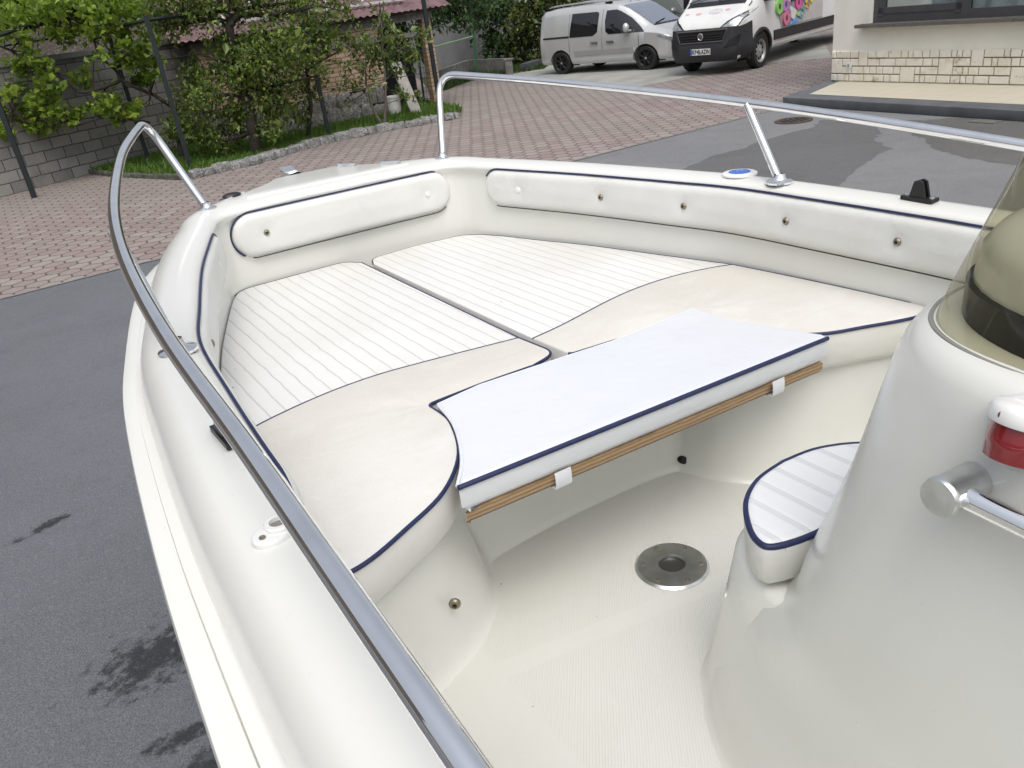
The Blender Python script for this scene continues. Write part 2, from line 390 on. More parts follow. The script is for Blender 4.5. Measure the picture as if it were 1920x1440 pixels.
# ------------------------------------------------------------------ the boat (x starboard, y forward, z up; ground at z 0)
TH = math.atan2(.489, .873); CO = 1.105; HEEL = .017
BT = Matrix.Translation((.873 * CO, .489 * CO, 0)) @ Matrix.Rotation(TH, 4, 'Z') @ Matrix.Translation((0, 0, 1.5)) @ Matrix.Rotation(HEEL, 4, 'Y') @ Matrix.Translation((0, 0, -1.5))
def zc(u): return 1.77 + .019 * (u - 1)
boat = empty('motor_boat', BT, 'cream white open motor boat with bow seating, steel rails and centre console', 'boat')
PAIR = [((.905, -1.7), (1.08, -1.7)), ((.905, -.6), (1.125, -.6)), ((.91, .2), (1.135, .2)), ((.915, .6), (1.133, .6)), ((.918, .95), (1.126, .95)),
        ((.92, 1.2), (1.116, 1.2)), ((.907, 1.55), (1.092, 1.57)), ((.887, 1.87), (1.06, 1.9)), ((.828, 2.13), (1.012, 2.18)), ((.737, 2.49), (.935, 2.56)),
        ((.655, 2.75), (.862, 2.84)), ((.598, 2.92), (.795, 3.0)), ((.562, 3.02), (.73, 3.11)), ((.53, 3.095), (.665, 3.205)), ((.475, 3.15), (.575, 3.31)),
        ((.38, 3.172), (.455, 3.435)), ((.25, 3.18), (.31, 3.58)), ((.14, 3.183), (.165, 3.72)), ((.10, 3.184), (.105, 3.755)), ((.085, 3.184), (.085, 3.60)), ((0, 3.185), (0, 3.60))]
_i = catmull([(p[0][0], p[0][1], 0) for p in PAIR[:16]], 4) + [Vector((*p[0], 0)) for p in PAIR[16:]]
_o = catmull([(p[1][0], p[1][1], 0) for p in PAIR[:16]], 4) + [Vector((*p[1], 0)) for p in PAIR[16:]]
def mirror(L): return [Vector((-p.x, p.y, 0)) for p in L] + [p for p in L[-2::-1]]
PI_, PO_ = mirror(_i), mirror(_o)
def bow_w(u): t = min(1, max(0, (u - 2.95) / .3)); return t * t * (3 - 2 * t)
SIDE = [(.30, .0005), (.38, -.002), (.44, -.006), (.50, -.013), (.555, -.024), (.60, -.037), (.64, -.053), (.67, -.070), (.69, -.086), (.703, -.099), (.716, -.105), (.75, -.107), (.813, -.108), (.818, -.114)]
BOW = [(.36, .003), (.46, .005), (.56, .006), (.64, .006), (.71, .004), (.77, .0), (.82, -.008), (.86, -.02), (.885, -.036), (.905, -.052), (.925, -.072), (.94, -.088), (.945, -.098), (.947, -.106)]
deck_rows = []; hull_rows = []
for I, O in zip(PI_, PO_):
    d = O - I; w = d.length; d.normalize(); u = I.y; z0 = zc((I.y + O.y) / 2); b = bow_w(u); row = []; lp = max(0, min(1, (u - .9) / .2))
    for off, z in ((-.05, .98), (-.035, 1.06), (-.02, 1.2), (-.006, 1.38), (0, 1.55), (0, z0 - .085), (-.002 * lp, z0 - .046), (-.018 * lp, z0 - .030), (.004 - .023 * lp, z0 - .021), (.012 - .024 * lp, z0 - .012), (.024 - .020 * lp, z0 - .005), (.05, z0)):
        p = I + d * off; row.append((p.x, p.y, z))
    for (f, dz), (f2, dz2) in zip(SIDE, BOW):
        ff = f * (1 - b) + f2 * b; p = I + d * (.05 + (w - .05) * (ff - .24) / .76 if ff > .24 else .05); row.append((p.x, p.y, z0 + dz * (1 - b) + dz2 * b))
    deck_rows.append(row)
    h = []; e = .180 * (1 - b) + .0515 * b
    for off, dz in ((-w * e - .0006, -.1138), (-w * e + .001, -.1106), (-.012, -.111), (-.003, -.114), (0, -.124), (0, -.158), (-.006, -.170), (-.022, -.178), (-.028, -.19)):
        p = O + d * off; h.append((p.x, p.y, z0 + dz))
    kz = .62 + .55 * max(0, (u - 1.2) / 2.0) ** 2; ky = min(O.y, 3.45) - .35 * bow_w(u)
    ch = (O.x * (.86 - .25 * b), O.y - .10 * b - .1 * (O.y > 2.6), .98 + .10 * max(0, u - 1.5))
    last = h[-1]
    for t in (.35, .7, 1): h.append(tuple(last[i] * (1 - t) + ch[i] * t for i in range(3)))
    for t in (.5, 1): h.append((ch[0] * (1 - t), ch[1] * (1 - t) + ky * t, ch[2] * (1 - t) + kz * t))
    hull_rows.append(h)
m = MB(); m.grid(deck_rows); m.build('deck', MT['gel'], boat, 50)
m = MB(); m.grid(hull_rows); m.add(hull_rows[0], [list(range(len(hull_rows[0])))]); m.add(hull_rows[-1], [list(range(len(hull_rows[-1])))]); m.build('hull', MT['gel'], boat, 50)
# stern closing panel
m = MB(); m.box((0, -1.69, 1.36), (1.79, .03, .72)); m.build('transom', MT['gel'], boat)
# cockpit floor and seat base
FZ = 1.02
m = MB(); m.box((0, 0, FZ - .015), (1.76, 3.34, .03)); m.build('cockpit_floor', MT['floor'], boat)
top = [(.90, 1.225), (.80, 1.232), (.70, 1.278), (.60, 1.34), (.51, 1.44), (.455, 1.545), (.445, 1.63), (.43, 1.685), (.2, 1.695), (0, 1.695)]
bot = [(.86, 1.225), (.76, 1.27), (.64, 1.315), (.545, 1.36), (.455, 1.43), (.405, 1.50), (.375, 1.575), (.335, 1.625), (.18, 1.645), (0, 1.65)]
def seatline(L): q = catmull([(x, y, 0) for x, y in L], 5); return [Vector((-p.x, p.y, 0)) for p in q] + q[-2::-1]
tp, bp = seatline(top), seatline(bot)
def off_out(L, d):
    out = []
    for i, p in enumerate(L):
        t = L[min(i + 1, len(L) - 1)] - L[max(i - 1, 0)]; t.normalize(); out.append(p + Vector((t.y, -t.x, 0)) * d)
    return out
m = MB(); rows = []
b2 = off_out(bp, .022); t2 = off_out(tp, -.02)
for L1, s_, z in ((b2, 0, FZ - .001), (off_out(bp, .013), 0, FZ + .006), (off_out(bp, .006), 0, FZ + .022), (bp, 0, FZ + .045)): rows.append([(p.x, p.y, z) for p in L1])
for t in (.3, .6, .9): rows.append([(a.x * (1 - t) + b.x * t, a.y * (1 - t) + b.y * t, FZ + .045 + (.30) * t) for a, b in zip(bp, tp)])
rows += [[(p.x, p.y, 1.365) for p in tp], [(p.x, p.y, 1.378) for p in off_out(tp, -.006)], [(p.x, p.y, 1.384) for p in t2]]
m.grid(rows)
m.add([(p.x, p.y, 1.384) for p in t2] + [(.52, 3.1, 1.384), (-.52, 3.1, 1.384)], [list(range(len(t2) + 2))])
m.build('seat_base', MT['gel'], boat, 50)

def stud(parent, p, n, r=.011, name='snap_stud'):
    a = MB(); a.lathe(p, n, [(0, -.004), (r * 1.25, -.004), (r * 1.25, .001), (r, .005), (r * .55, .007), (r * .5, .003), (0, .002)], 14); o = a.build(name, MT['brass'], parent, 30)
    b = MB(); b.lathe(Vector(p) + Vector(n).normalized() * .0032, n, [(0, 0), (r * .42, 0), (r * .42, .0005), (0, .0006)], 10); b.build('socket', MT['darkhole'], o)
    return o
stud(boat, (-.585, 1.318, 1.2), (-.55, -.83, .05)); stud(boat, (.80, 1.208, 1.22), (.3, -.95, .05))
m = MB(); m.lathe((.362, 1.600, FZ + .035), (-.2, -.97, .2), [(0, .012), (.012, .011), (.013, 0), (.013, -.01)], 12); m.build('drain_hole', MT['darkhole'], boat)

# ---- backrest bolsters along the inner wall
def path_at(L, s_list):
    cum = [0]
    for a, b in zip(L, L[1:]): cum.append(cum[-1] + (b - a).length)
    out = []
    for s_ in s_list:
        s_ = min(max(s_, 0), cum[-1] - 1e-6); i = max(k for k in range(len(cum)) if cum[k] <= s_); i = min(i, len(L) - 2)
        t = (s_ - cum[i]) / max(1e-9, cum[i + 1] - cum[i]); p = L[i].lerp(L[i + 1], t); d = (L[min(i + 2, len(L) - 1)] - L[max(i - 1, 0)]).normalized(); out.append((p, d))
    return out, cum[-1]
def bolster(path, hh, ztop, T, buttons, inward, full=False):
    """path runs along the wall; a padded strip hh tall whose top follows ztop(u); buttons = [(distance, bare)]"""
    _, L = path_at(path, [0]); n = max(24, int(L / .02)); rr = hh / 2
    ss = [L * (1 - math.cos(math.pi * i / n)) / 2 if n < 60 else 0 for i in range(n + 1)] if n < 60 else sorted(set([rr * (1 - math.cos(math.pi / 2 * i / 10)) for i in range(11)] + [L - rr * (1 - math.cos(math.pi / 2 * i / 10)) for i in range(11)] + list(np.linspace(rr, L - rr, n))))
    fr, _ = path_at(path, ss); K = 20; rows = []; edge_t = []; edge_b = []
    def lim(s_): e = min(s_, L - s_); return rr if e >= rr else math.sqrt(max(0, rr * rr - (rr - e) ** 2))
    def P(s_, q, th, p, d):
        zt = ztop(p.y); nrm = Vector((-d.y, d.x, 0)) * inward
        return p + nrm * th + Vector((0, 0, zt - rr + q))
    for s_, (p, d) in zip(ss, fr):
        l = lim(s_); row = []
        for k in range(K + 1):
            a = -math.cos(math.pi * k / K); q = a * l
            e = min(s_, L - s_); dist = min(rr - abs(q), rr) if e >= rr else rr - math.hypot(rr - e, q)
            th = T * (1 - (1 - min(1, max(0, dist) / .030)) ** 2.2) ** .5 + .006 * min(1, max(0, dist) / rr)
            for bs, _b in buttons: th -= .008 * math.exp(-((s_ - bs) ** 2 + q * q) / .0005) + .004 * math.exp(-((s_ - bs) ** 2 + q * q) / .004)
            row.append(P(s_, q, max(th, .001), p, d))
        rows.append(row); edge_t.append(P(s_, l, T * .62, p, d)); edge_b.append(P(s_, -l, T * .62, p, d))
    m = MB(); m.grid(rows); o = m.build('backrest_pad', MT['bolster'], boat, 80)
    q = len(edge_t) // 8; e1 = edge_t[q * 0 + (4 if not full else 0):] if not full else edge_b[q:0:-1] + edge_t[:-6]
    m = MB(); m.tube(e1[:-2], .0034, 8); m.build('piping', MT['navy'], o)
    m = MB(); m.tube(edge_b[8:-6], .0022, 6); m.build('shadow_line', MT['black_plastic'], o)  # thin black tube stands in for the shadow gap under the pad
    for bs, bare in buttons:
        (p, d), = path_at(path, [bs])[0]; nrm = Vector((-d.y, d.x, 0)) * inward; c = P(bs, 0, T + .006 - .0095, p, d)
        if bare: stud(o, c, nrm, .0095, 'button')
        else:
            m = MB(); m.lathe(c, nrm, [(.0125, -.006), (.0125, .001), (.010, .004), (0, .005)], 14); m.build('button', MT['white_plastic'], o, 30)
ins = lambda L: L
side = [p for p in catmull([(p[0][0], p[0][1], 0) for p in PAIR[2:14]], 6) if .25 < p.y < 2.99]
side_s = side[::-1]                                   # runs from the bow aft, starboard
ztop_side = lambda u: zc(u) - .022
def s_of(path, u):
    c = 0
    for a, b in zip(path, path[1:]):
        if (a.y - u) * (b.y - u) <= 0: return c + (b - a).length * abs((a.y - u) / max(1e-9, abs(a.y - b.y)))
        c += (b - a).length
    return c
bolster(side_s, .155, ztop_side, .036, [(s_of(side_s, u), k) for u, k in ((2.80, 0), (2.41, 1), (2.06, 1), (1.66, 1), (1.29, 1), (.9, 1), (.5, 1))], -1)
side_p = [Vector((-p.x, p.y, 0)) for p in side_s if p.y > 1.08]
bolster(side_p, .155, ztop_side, .036, [(s_of(side_p, u), k) for u, k in ((2.80, 0), (2.41, 0), (2.06, 1), (1.66, 1), (1.29, 1))], 1)
bowp = [Vector((x, 3.172 + .006 * (1 - (x / .5) ** 2), 0)) for x in np.linspace(-.475, .49, 40)]
bolster(bowp, .178, lambda u: 1.784, .038, [(.135, 1), (.845, 0)], -1, True)

# ---- guard rails
RP = [(.640, 3.29), (.70, 3.16), (.79, 2.86), (.884, 2.42), (.943, 2.06), (.974, 1.72), (.985, 1.33), (.977, .94), (.9745, .66), (.972, .42), (.968, 0), (.955, -.6), (.95, -1.1)]
def zr(u): return 2.145 - .09 * (3.36 - u)
def flange(mb, p, r=.036):
    mb.lathe(p, (0, 0, 1), [(r, -.004), (r, .0015), (r * .92, .0035), (r * .60, .0065), (r * .47, .012), (.016, .026)], 20)
for sgn in (-1, 1):
    P = [(.515, 3.235, zc(3.3)), (.622, 3.375, zr(3.36) + .004)] + [(x, y, zr(y)) for x, y in RP[1:]]
    P[-1] = (.95, -1.1, zc(-1.1) - .02); P[-2] = (.955, -.7, zc(-.6) + .14)
    P = [Vector((sgn * x, y, z)) for x, y, z in P]
    line = fillet(P[:3], [0, .115, 0], 12)[:-1] + catmull(P[2:], 8)
    m = MB(); m.tube(line, .0147, 18)
    o = m.build('guard_rail', MT['steel'], boat, 60)
    m = MB(); flange(m, (sgn * .513, 3.233, zc(3.25) + .002)); m.build('rail_foot', MT['steel'], o, 40)
    ub, ut = (1.735, 1.90) if sgn > 0 else (1.79, 2.02)
    b = Vector((sgn * .925, ub, zc(1.8) + .002)); t = Vector((sgn * .955, ut, zr(ut) - .004))
    m = MB(); m.tube([b, b.lerp(t, .5), t], .0135, 16); s2 = m.build('stanchion', MT['steel'], boat, 60)
    m = MB(); flange(m, b, .042); m.build('stanchion_foot', MT['steel'], s2, 40)

# ---- deck fittings
def hinge_mount(sgn, u, xo=.962):
    x = sgn * xo; z = zc(u) + .001; m = MB(); r = Matrix.Rotation(-.05 * sgn, 3, 'Z')
    def tp_(p): return r @ Vector(p) + Vector((x, u, z))
    m.box(tp_((0, 0, .005)), (.032, .095, .010), r)
    for q in (-.009, .009):
        prof = [(-.024, .009), (.024, .009), (.016, .04), (.012, .052), (0, .057), (-.012, .052), (-.016, .04)]
        for s_ in (-.004, .004): pass
        A = [tp_((q - .0035, y, zz)) for y, zz in prof]; B = [tp_((q + .0035, y, zz)) for y, zz in prof]; n = len(prof)
        m.add(A + B, [list(range(n)), list(range(2 * n - 1, n - 1, -1))] + [[i, (i + 1) % n, n + (i + 1) % n, n + i] for i in range(n)])
    o = m.build('hinge_mount', MT['black_plastic'], boat, 30)
    for y in (-.037, .037):
        k = MB(); k.lathe(tp_((0, y, .0102)), (0, 0, 1), [(.008, 0), (.0075, .002), (.003, .0025), (0, .001)], 12); k.build('screw', MT['satin'], o)
hinge_mount(1, 1.285); hinge_mount(-1, 1.30, .944)
# filler cap, starboard
m = MB(); c = (.945, 1.92, zc(1.92) + .001); m.lathe(c, (0, 0, 1), [(.058, -.002), (.058, .004), (.052, .007), (.036, .0075), (.036, .006)], 28); o = m.build('filler_cap', MT['white_plastic'], boat, 30)
m = MB(); m.lathe((c[0], c[1], c[2] + .0055), (0, 0, 1), [(.0355, 0), (.0355, .0035), (.03, .005), (0, .005)], 24); q = m.build('cap_disc', MT['blue'], o, 30)
m = MB(); m.box((c[0], c[1], c[2] + .0115), (.010, .034, .004)); m.box((c[0], c[1], c[2] + .0112), (.03, .010, .003)); m.build('cap_grip', plain('pale_blue_plastic', (.2, .32, .7), .4), q)
# white socket plate on the port gunwale
def socket_plate(x, u):
    z = zc(u) - .0005; m = MB(); a = R(28); pr = []
    for k in range(40):
        t = 2 * math.pi * k / 40; q = .0235 + .021 * abs(math.cos(t)) ** 2; pr.append((x + math.cos(t + a) * q, u + math.sin(t + a) * q))
    slab(m, pr, z - .02, z + .008, .004); 
    m.lathe((x, u, z + .008), (0, 0, 1), [(.0205, -.002), (.0205, .004), (.018, .0065), (.0125, .0065), (.0125, .0)], 24)
    o = m.build('socket_plate', MT['white_plastic'], boat, 40)
    k = MB(); k.lathe((x, u, z + .0085), (0, 0, 1), [(0, 0), (.0122, 0)], 16); k.build('socket_hole', plain('socket_grey', (.22, .21, .19), .5), o)
    for s_ in (-1, 1):
        k = MB(); k.lathe((x + s_ * .031 * math.cos(a), u + s_ * .031 * math.sin(a), z + .008), (0, 0, 1), [(.0048, -.001), (.0045, .002), (.0016, .0025), (0, .001)], 12); k.build('screw', MT['brass'], o)
socket_plate(-.958, .975)
# pop-up cleat on the port bow and two lid hinges on the starboard bow
m = MB(); c = Vector((-.385, 3.36, zc(3.35) + .004)); m.box(c, (.14, .03, .008), Matrix.Rotation(.75, 3, 'Z')); o = m.build('bow_cleat', MT['steel'], boat, 30)
m = MB(); m.sphere(c + Vector((0, 0, .004)), .034, 14, sc=(1.15, .75, .36)); m.build('cleat_cap', MT['black_plastic'], o)
for x, y in ((.165, 3.49), (.30, 3.315)):
    m = MB(); m.box((x, y, zc(3.4) + .0085), (.085, .03, .006), Matrix.Rotation(-.86, 3, 'Z')); m.tube([(x - .028, y + .033, zc(3.4) + .013), (x + .028, y - .033, zc(3.4) + .013)], .006, 8); m.build('lid_hinge', MT['satin'], boat, 30)
lid = [(-.36, 3.25), (.36, 3.25), (.33, 3.32), (.14, 3.56), (-.14, 3.56), (-.33, 3.32)]
m = MB(); slab(m, fillet([Vector((*p, 0)) for p in lid], .015, 4, True), zc(3.35) - .01, zc(3.35) + .0072, .003); m.build('locker_lid', MT['gel'], boat, 40)
m = MB()
for s_ in (-.06, -.01): m.box((s_, 3.68, zc(3.6) - .02), (.006, .15, .04))
m.cyl((-.06, 3.74, zc(3.6) - .01), (-.01, 3.74, zc(3.6) - .01), .016); m.box((-.035, 3.66, zc(3.6) - .03), (.05, .16, .006)); m.box((-.035, 3.715, zc(3.6) + .006), (.056, .075, .005), Matrix.Rotation(.2, 3, 'X')); m.build('bow_roller', MT['steel'], boat, 30)

# ---- table base ring set in the floor
m = MB(); m.lathe((.014, 1.274, FZ), (0, 0, 1), [(.096, .0), (.096, .002), (.090, .0075), (.084, .0085), (.040, .0105), (.036, .0105), (.0345, .007), (.0345, -.012)], 48); o = m.build('table_socket', MT['satin'], boat, 28)
m = MB(); m.lathe((.014, 1.274, FZ), (0, 0, 1), [(.0346, .0035), (.0338, .003), (.0335, .0015), (0, .0015)], 24); m.build('socket_well', plain('socket_shadow', (.10, .10, .095), .35, .6), o)
for k in range(6):
    a = 2 * math.pi * k / 6 + .35; c = (.014 + .074 * math.cos(a), 1.274 + .074 * math.sin(a), FZ + .0088)
    m = MB(); m.lathe(c, (0, 0, 1), [(.0062, -.0005), (.0058, .0012), (.0025, .001), (.0022, -.0004), (0, -.0004)], 12); s_ = m.build('screw', MT['brass'], o, 30)

# ---- console
def sup(a, uf, n, z, uc=.25, ub=-.25, N=44):
    out = [(-a, ub, z)]
    for k in range(N + 1):
        t = math.pi - math.pi * k / N; c_, s_ = math.cos(t), math.sin(t)
        out.append((a * math.copysign(abs(c_) ** (2 / n), c_), uc + (uf - uc) * abs(s_) ** (2 / n), z))
    return out + [(a, ub, z)]
SEC = [(.402, .998, 2.5, FZ - .002), (.394, .99, 2.5, FZ + .006), (.388, .98, 2.5, FZ + .02), (.384, .96, 2.6, FZ + .09), (.378, .92, 2.6, 1.18), (.372, .872, 2.6, 1.30), (.369, .832, 2.65, 1.365), (.364, .783, 2.7, 1.398), (.359, .757, 2.75, 1.435), (.354, .743, 2.8, 1.49),
       (.342, .713, 2.8, 1.58), (.328, .675, 2.75, 1.70), (.316, .648, 2.7, 1.82), (.308, .628, 2.7, 1.90), (.302, .619, 2.7, 1.925), (.294, .608, 2.7, 1.943), (.281, .593, 2.7, 1.954), (.264, .575, 2.7, 1.958)]
m = MB(); rows = [sup(*q) for q in SEC]; m.grid(rows, False, True); m.add(rows[-1], [list(range(len(rows[-1])))]); con = m.build('console', MT['gel'], boat, 50)
def half(a, uf, z, n=2.6, ub=.45):
    return [(-a, ub, z)] + [(a * math.copysign(abs(math.cos(t)) ** (2 / n), math.cos(t)), .66 + (uf - .66) * abs(math.sin(t)) ** (2 / n), z) for t in [math.pi - math.pi * k / 32 for k in range(33)]] + [(a, ub, z)]
m = MB(); rows = [half(.284, 1.022, FZ - .002), half(.276, 1.013, FZ + .008), half(.27, 1.005, FZ + .025), half(.26, .985, 1.15), half(.245, .955, 1.30), half(.236, .94, 1.385), half(.226, .93, 1.397), half(.21, .914, 1.40)]
m.grid(rows, False, True); m.add(rows[-1], [list(range(len(rows[-1])))]); m.build('seat_plinth', MT['gel'], boat, 50)
# instrument hump, black dash strip, windscreen
m = MB(); rows = []
for a, uf, z, sh in ((.245, .561, 1.985, 0), (.244, .560, 2.01, 0), (.241, .555, 2.045, 0), (.231, .54, 2.066, 0), (.214, .522, 2.078, 0), (.200, .492, 2.098, 0), (.190, .46, 2.14, 0), (.182, .435, 2.19, 0), (.170, .41, 2.24, 0), (.145, .37, 2.268, 0), (.09, .31, 2.278, 0), (.03, .26, 2.28, 0)): rows.append(sup(a, uf, 2.5, z, .2, -.22, 28))
m.grid(rows, False, True); m.add(rows[-1], [list(range(len(rows[-1])))]); m.build('instrument_hood', MT['gel'], con, 60)
m = MB(); w0, w1 = sup(.252, .592, 2.8, 1.9605, .25, -.2), sup(.2445, .562, 2.6, 1.9605, .2, -.2); w2 = [(x, y, 1.975) for x, y, z in w1]
m.grid([[(x * 1.012, y + .003, 1.9585) for x, y, z in w1], [(x * 1.012, y + .003, 2.002) for x, y, z in w1], [(x * .97, y - .006, 2.004) for x, y, z in w1]]); m.build('dash_strip', MT['black_plastic'], con, 40)
def wring(t):
    a = .260 - .055 * t; return sup(a, .583 - .106 * t ** 1.1, 3.0 - .2 * t, 1.952 + .36 * t + 0 * t, .25 - .05 * t, -.22 - .05 * t, 60)
m = MB(); outer = []; 
for k in range(15):
    t = k / 14; rr_ = []
    for p in wring(t):
        x, y, z = p; rise = max(0, min(1, (.605 - y) / .6)); rr_.append((x, y, 1.952 + (z - 1.952) * (.78 + .42 * rise)))
    outer.append(rr_)
m.grid(outer); ws = m.build('windscreen', MT['tint'], con, 60)
m = MB(); m.tube(outer[-1], .0042, 8); m.build('screen_edge', plain('edge_trim', (.25, .25, .22), .25), ws)
m = MB(); m.tube([(x * 1.012, .25 + (y - .25) * 1.012, z + .002) for x, y, z in outer[0]], .0035, 8); m.build('screen_seal', plain('grey_seal', (.26, .26, .23), .4), ws)
# grab rail and navigation light on the console's port side
def side_pt(z, u):                       # point on the console's port face
    for q, r in zip(SEC, SEC[1:]):
        if q[3] <= z <= r[3]:
            t = (z - q[3]) / (r[3] - q[3]); a, uf, n = [q[i] * (1 - t) + r[i] * t for i in range(3)]; break
    x = a * max(0, 1 - max(0, (u - .25) / (uf - .25)) ** n) ** (1 / n); return Vector((-x, u, z))
def side_n(z, u):
    a = side_pt(z, u + .01) - side_pt(z, u - .01); b = side_pt(z + .01, u) - side_pt(z - .01, u); n = a.cross(b).normalized(); return n if n.x < 0 else -n
gz = 1.835
A = side_pt(gz, .402); nA = side_n(gz, .35); B = side_pt(gz - .008, .165); nB = side_n(gz, .165); nA.z *= .3; nA.normalize(); nB.z *= .3; nB.normalize()
o = None; m = MB()
def post_(p, n, nm, par): m = MB(); m.lathe(p - n * .01, n, [(.0225, 0), (.0225, .060), (.0235, .064), (.0235, .069), (.0215, .0725), (.0, .0725)], 32); return m.build(nm, MT['satin'], par, 30)
o = post_(A, nA, 'grab_handle', con); post_(B, nB, 'handle_post', o)
m = MB(); m.tube([A + nA * .036, A.lerp(B, .5) + nA * .036, B + nB * .036], .0135, 20); m.build('handle_bar', MT['steel'], o, 60)
lz, lu = 1.912, .362; LP = side_pt(lz, lu); n = side_n(lz, lu); X = Vector((0, 0, 1)).cross(n).normalized(); Y = n.cross(X) * .74
def ov(rx, ry, h, k=32, cx=0, cy=0): return [LP + X * (cx + rx * math.cos(2 * math.pi * i / k)) + Y * (cy + ry * math.sin(2 * math.pi * i / k)) + n * h for i in range(k)]
m = MB(); rows = [ov(.041, .057, -.006), ov(.041, .057, .004), ov(.038, .054, .008), ov(.023, .034, .0085)]; m.grid(rows, False, True); m.add(rows[-1], [list(range(32))]); nl = m.build('navigation_light', MT['white_plastic'], con, 40)
def lens(z0, z1, f0, f1): 
    r = []
    for j in range(9):
        t = j / 8; y = z0 + (z1 - z0) * t; q = []
        for i in range(25):
            a = math.pi * i / 24; rad = .032 * (1 - .15 * abs(t - .5)); q.append(LP + X * rad * math.cos(a) + Y * y + n * (.005 + rad * .95 * math.sin(a)))
        r.append(q)
    return r
m = MB(); rows = lens(-.039, .016, 0, 0); m.grid(rows); m.build('red_lens', MT['red_lens'], nl, 60)
m = MB(); rows = [[LP + X * rad * math.cos(math.pi * i / 24) + Y * y + n * (.005 + rad * .95 * math.sin(math.pi * i / 24)) for i in range(25)] for rad, y in ((.035, .0155), (.036, .019), (.036, .034), (.031, .043), (.014, .0465), (.001, .047))]
m.grid(rows); m.add(rows[0], [list(range(25))]); m.build('light_cap', MT['white_plastic'], nl, 50)
m = MB(); m.lathe(LP + n * .037 + Y * .028 + X * -.006, n, [(.0045, -.004), (.0045, .0012), (0, .0013)], 10); m.build('cap_screw', MT['red_lens'], nl)

# ------------------------------------------------------------------ loose cushions (things of their own lying in the boat)
CT, CB = 1.50, 1.386
def thing_in_boat(name, base, label, cat, group=None):
    return empty(name, BT @ Matrix.Translation(base), label, cat, group), Vector(base)
def cushion(name, stripe, plainp, pipe, welt, base, label):
    o, off = thing_in_boat(name, base, label, 'cushion', 'bow seat cushions')
    for pn, P, mt in (('striped_panel', stripe, MT['stripe']), ('plain_panel', plainp, MT['worn'])):
        m = MB(); slab(m, P, CB, CT, .005, 3, 0, 1); m.build(pn, [mt, MT['sidevinyl']], o, 55, off)
    m = MB(); m.tube([(x, y, CT - .004) for x, y in pipe], .0048, 10); m.build('piping', MT['navy'], o, 60, off)
    m = MB(); m.tube([(x, y, CT - .0015) for x, y in welt], .0028, 8); m.build('welt', MT['navy'], o, 60, off)
def cp(*P, n=6): return [(p.x, p.y) for p in catmull([(x, y, 0) for x, y in P], n)]
def fl(P, r, n=6): return [(p.x, p.y) for p in fillet([Vector((x, y, 0)) for x, y in P], r, n)]
# port
weltP = cp((-.872, 1.86), (-.773, 1.911), (-.60, 1.953), (-.439, 1.963), (-.284, 1.942), (-.124, 1.912), (-.004, 1.888))
outP = cp((-.872, 1.88), (-.822, 2.13), (-.731, 2.49), (-.649, 2.75), (-.592, 2.92), (-.552, 3.03))
bowP = fl([(-.552, 3.03), (-.50, 3.148), (-.05, 3.158), (-.004, 3.08)], [0, .10, .05, 0])
stripeP = outP + bowP[1:] + weltP[::-1]
frontP = cp((-.895, 1.185), (-.797, 1.192), (-.689, 1.239), (-.570, 1.306), (-.472, 1.419), (-.415, 1.56), (-.408, 1.64))
midP = fl([(-.408, 1.64), (-.412, 1.692), (-.25, 1.698), (-.085, 1.692), (.008, 1.718), (-.004, 1.888)], [0, .03, 0, 0, .045, 0])
midP = [q for q in midP]
plainP = frontP + midP[1:] + weltP[::-1][1:] + cp((-.872, 1.86), (-.9, 1.55), (-.905, 1.25), (-.895, 1.185))[1:-1]
pipeP = frontP + midP[1:] + [(-.004, 2.4), (-.004, 3.08)] + bowP[::-1][1:-1]
cushion('bow_cushion', stripeP, plainP, pipeP, weltP, (-.45, 2.1, CB), 'port bow cushion with pleated half and wide worn beige corner, nearest the camera')
# starboard
weltS = cp((.022, 1.852), (.12, 1.868), (.235, 1.896), (.36, 1.928), (.473, 1.948), (.59, 1.952), (.70, 1.94), (.80, 1.912), (.872, 1.88))
outS = cp((.872, 1.88), (.808, 2.13), (.716, 2.49), (.64, 2.72), (.585, 2.90), (.535, 3.02))
bowS = fl([(.535, 3.02), (.48, 3.09), (.267, 3.118), (.05, 3.10), (.022, 3.02)], [0, .06, 0, .04, 0])
stripeS = weltS[:-1] + outS + bowS[1:] + [(.022, 2.4)]
midS = fl([(.022, 1.852), (.030, 1.680), (.223, 1.66), (.40, 1.672), (.412, 1.64)], [0, .02, .0, .02, 0])
frontS = cp((.412, 1.64), (.425, 1.55), (.49, 1.40), (.578, 1.29), (.694, 1.235), (.817, 1.185), (.905, 1.17))
plainS = midS + frontS[1:] + cp((.905, 1.17), (.915, 1.25), (.9, 1.55), (.872, 1.88))[1:] + weltS[::-1][1:-1]
pipeS = midS[3:] + frontS[1:]; pipeS2 = [(.872, 1.88)]
cushion('bow_cushion', stripeS, plainS, pipeS, weltS, (.45, 2.1, CB), 'starboard bow cushion, pleated half below the long buttoned backrest, stained plain half beside the console')
o = bpy.data.objects['bow_cushion.001']
m = MB(); m.tube([(x, y, CT - .004) for x, y in cp((.912, 1.25), (.9, 1.55), (.872, 1.88)) + outS[1:] + bowS[1:4 + 4]], .005, 8); m.build('piping', MT['navy'], o, 60, (.45, 2.1, CB))
m = MB(); m.tube([(x, y, CT - .004) for x, y in bowS[6:]], .004, 8); m.build('piping', MT['navy'], o, 60, (.45, 2.1, CB))

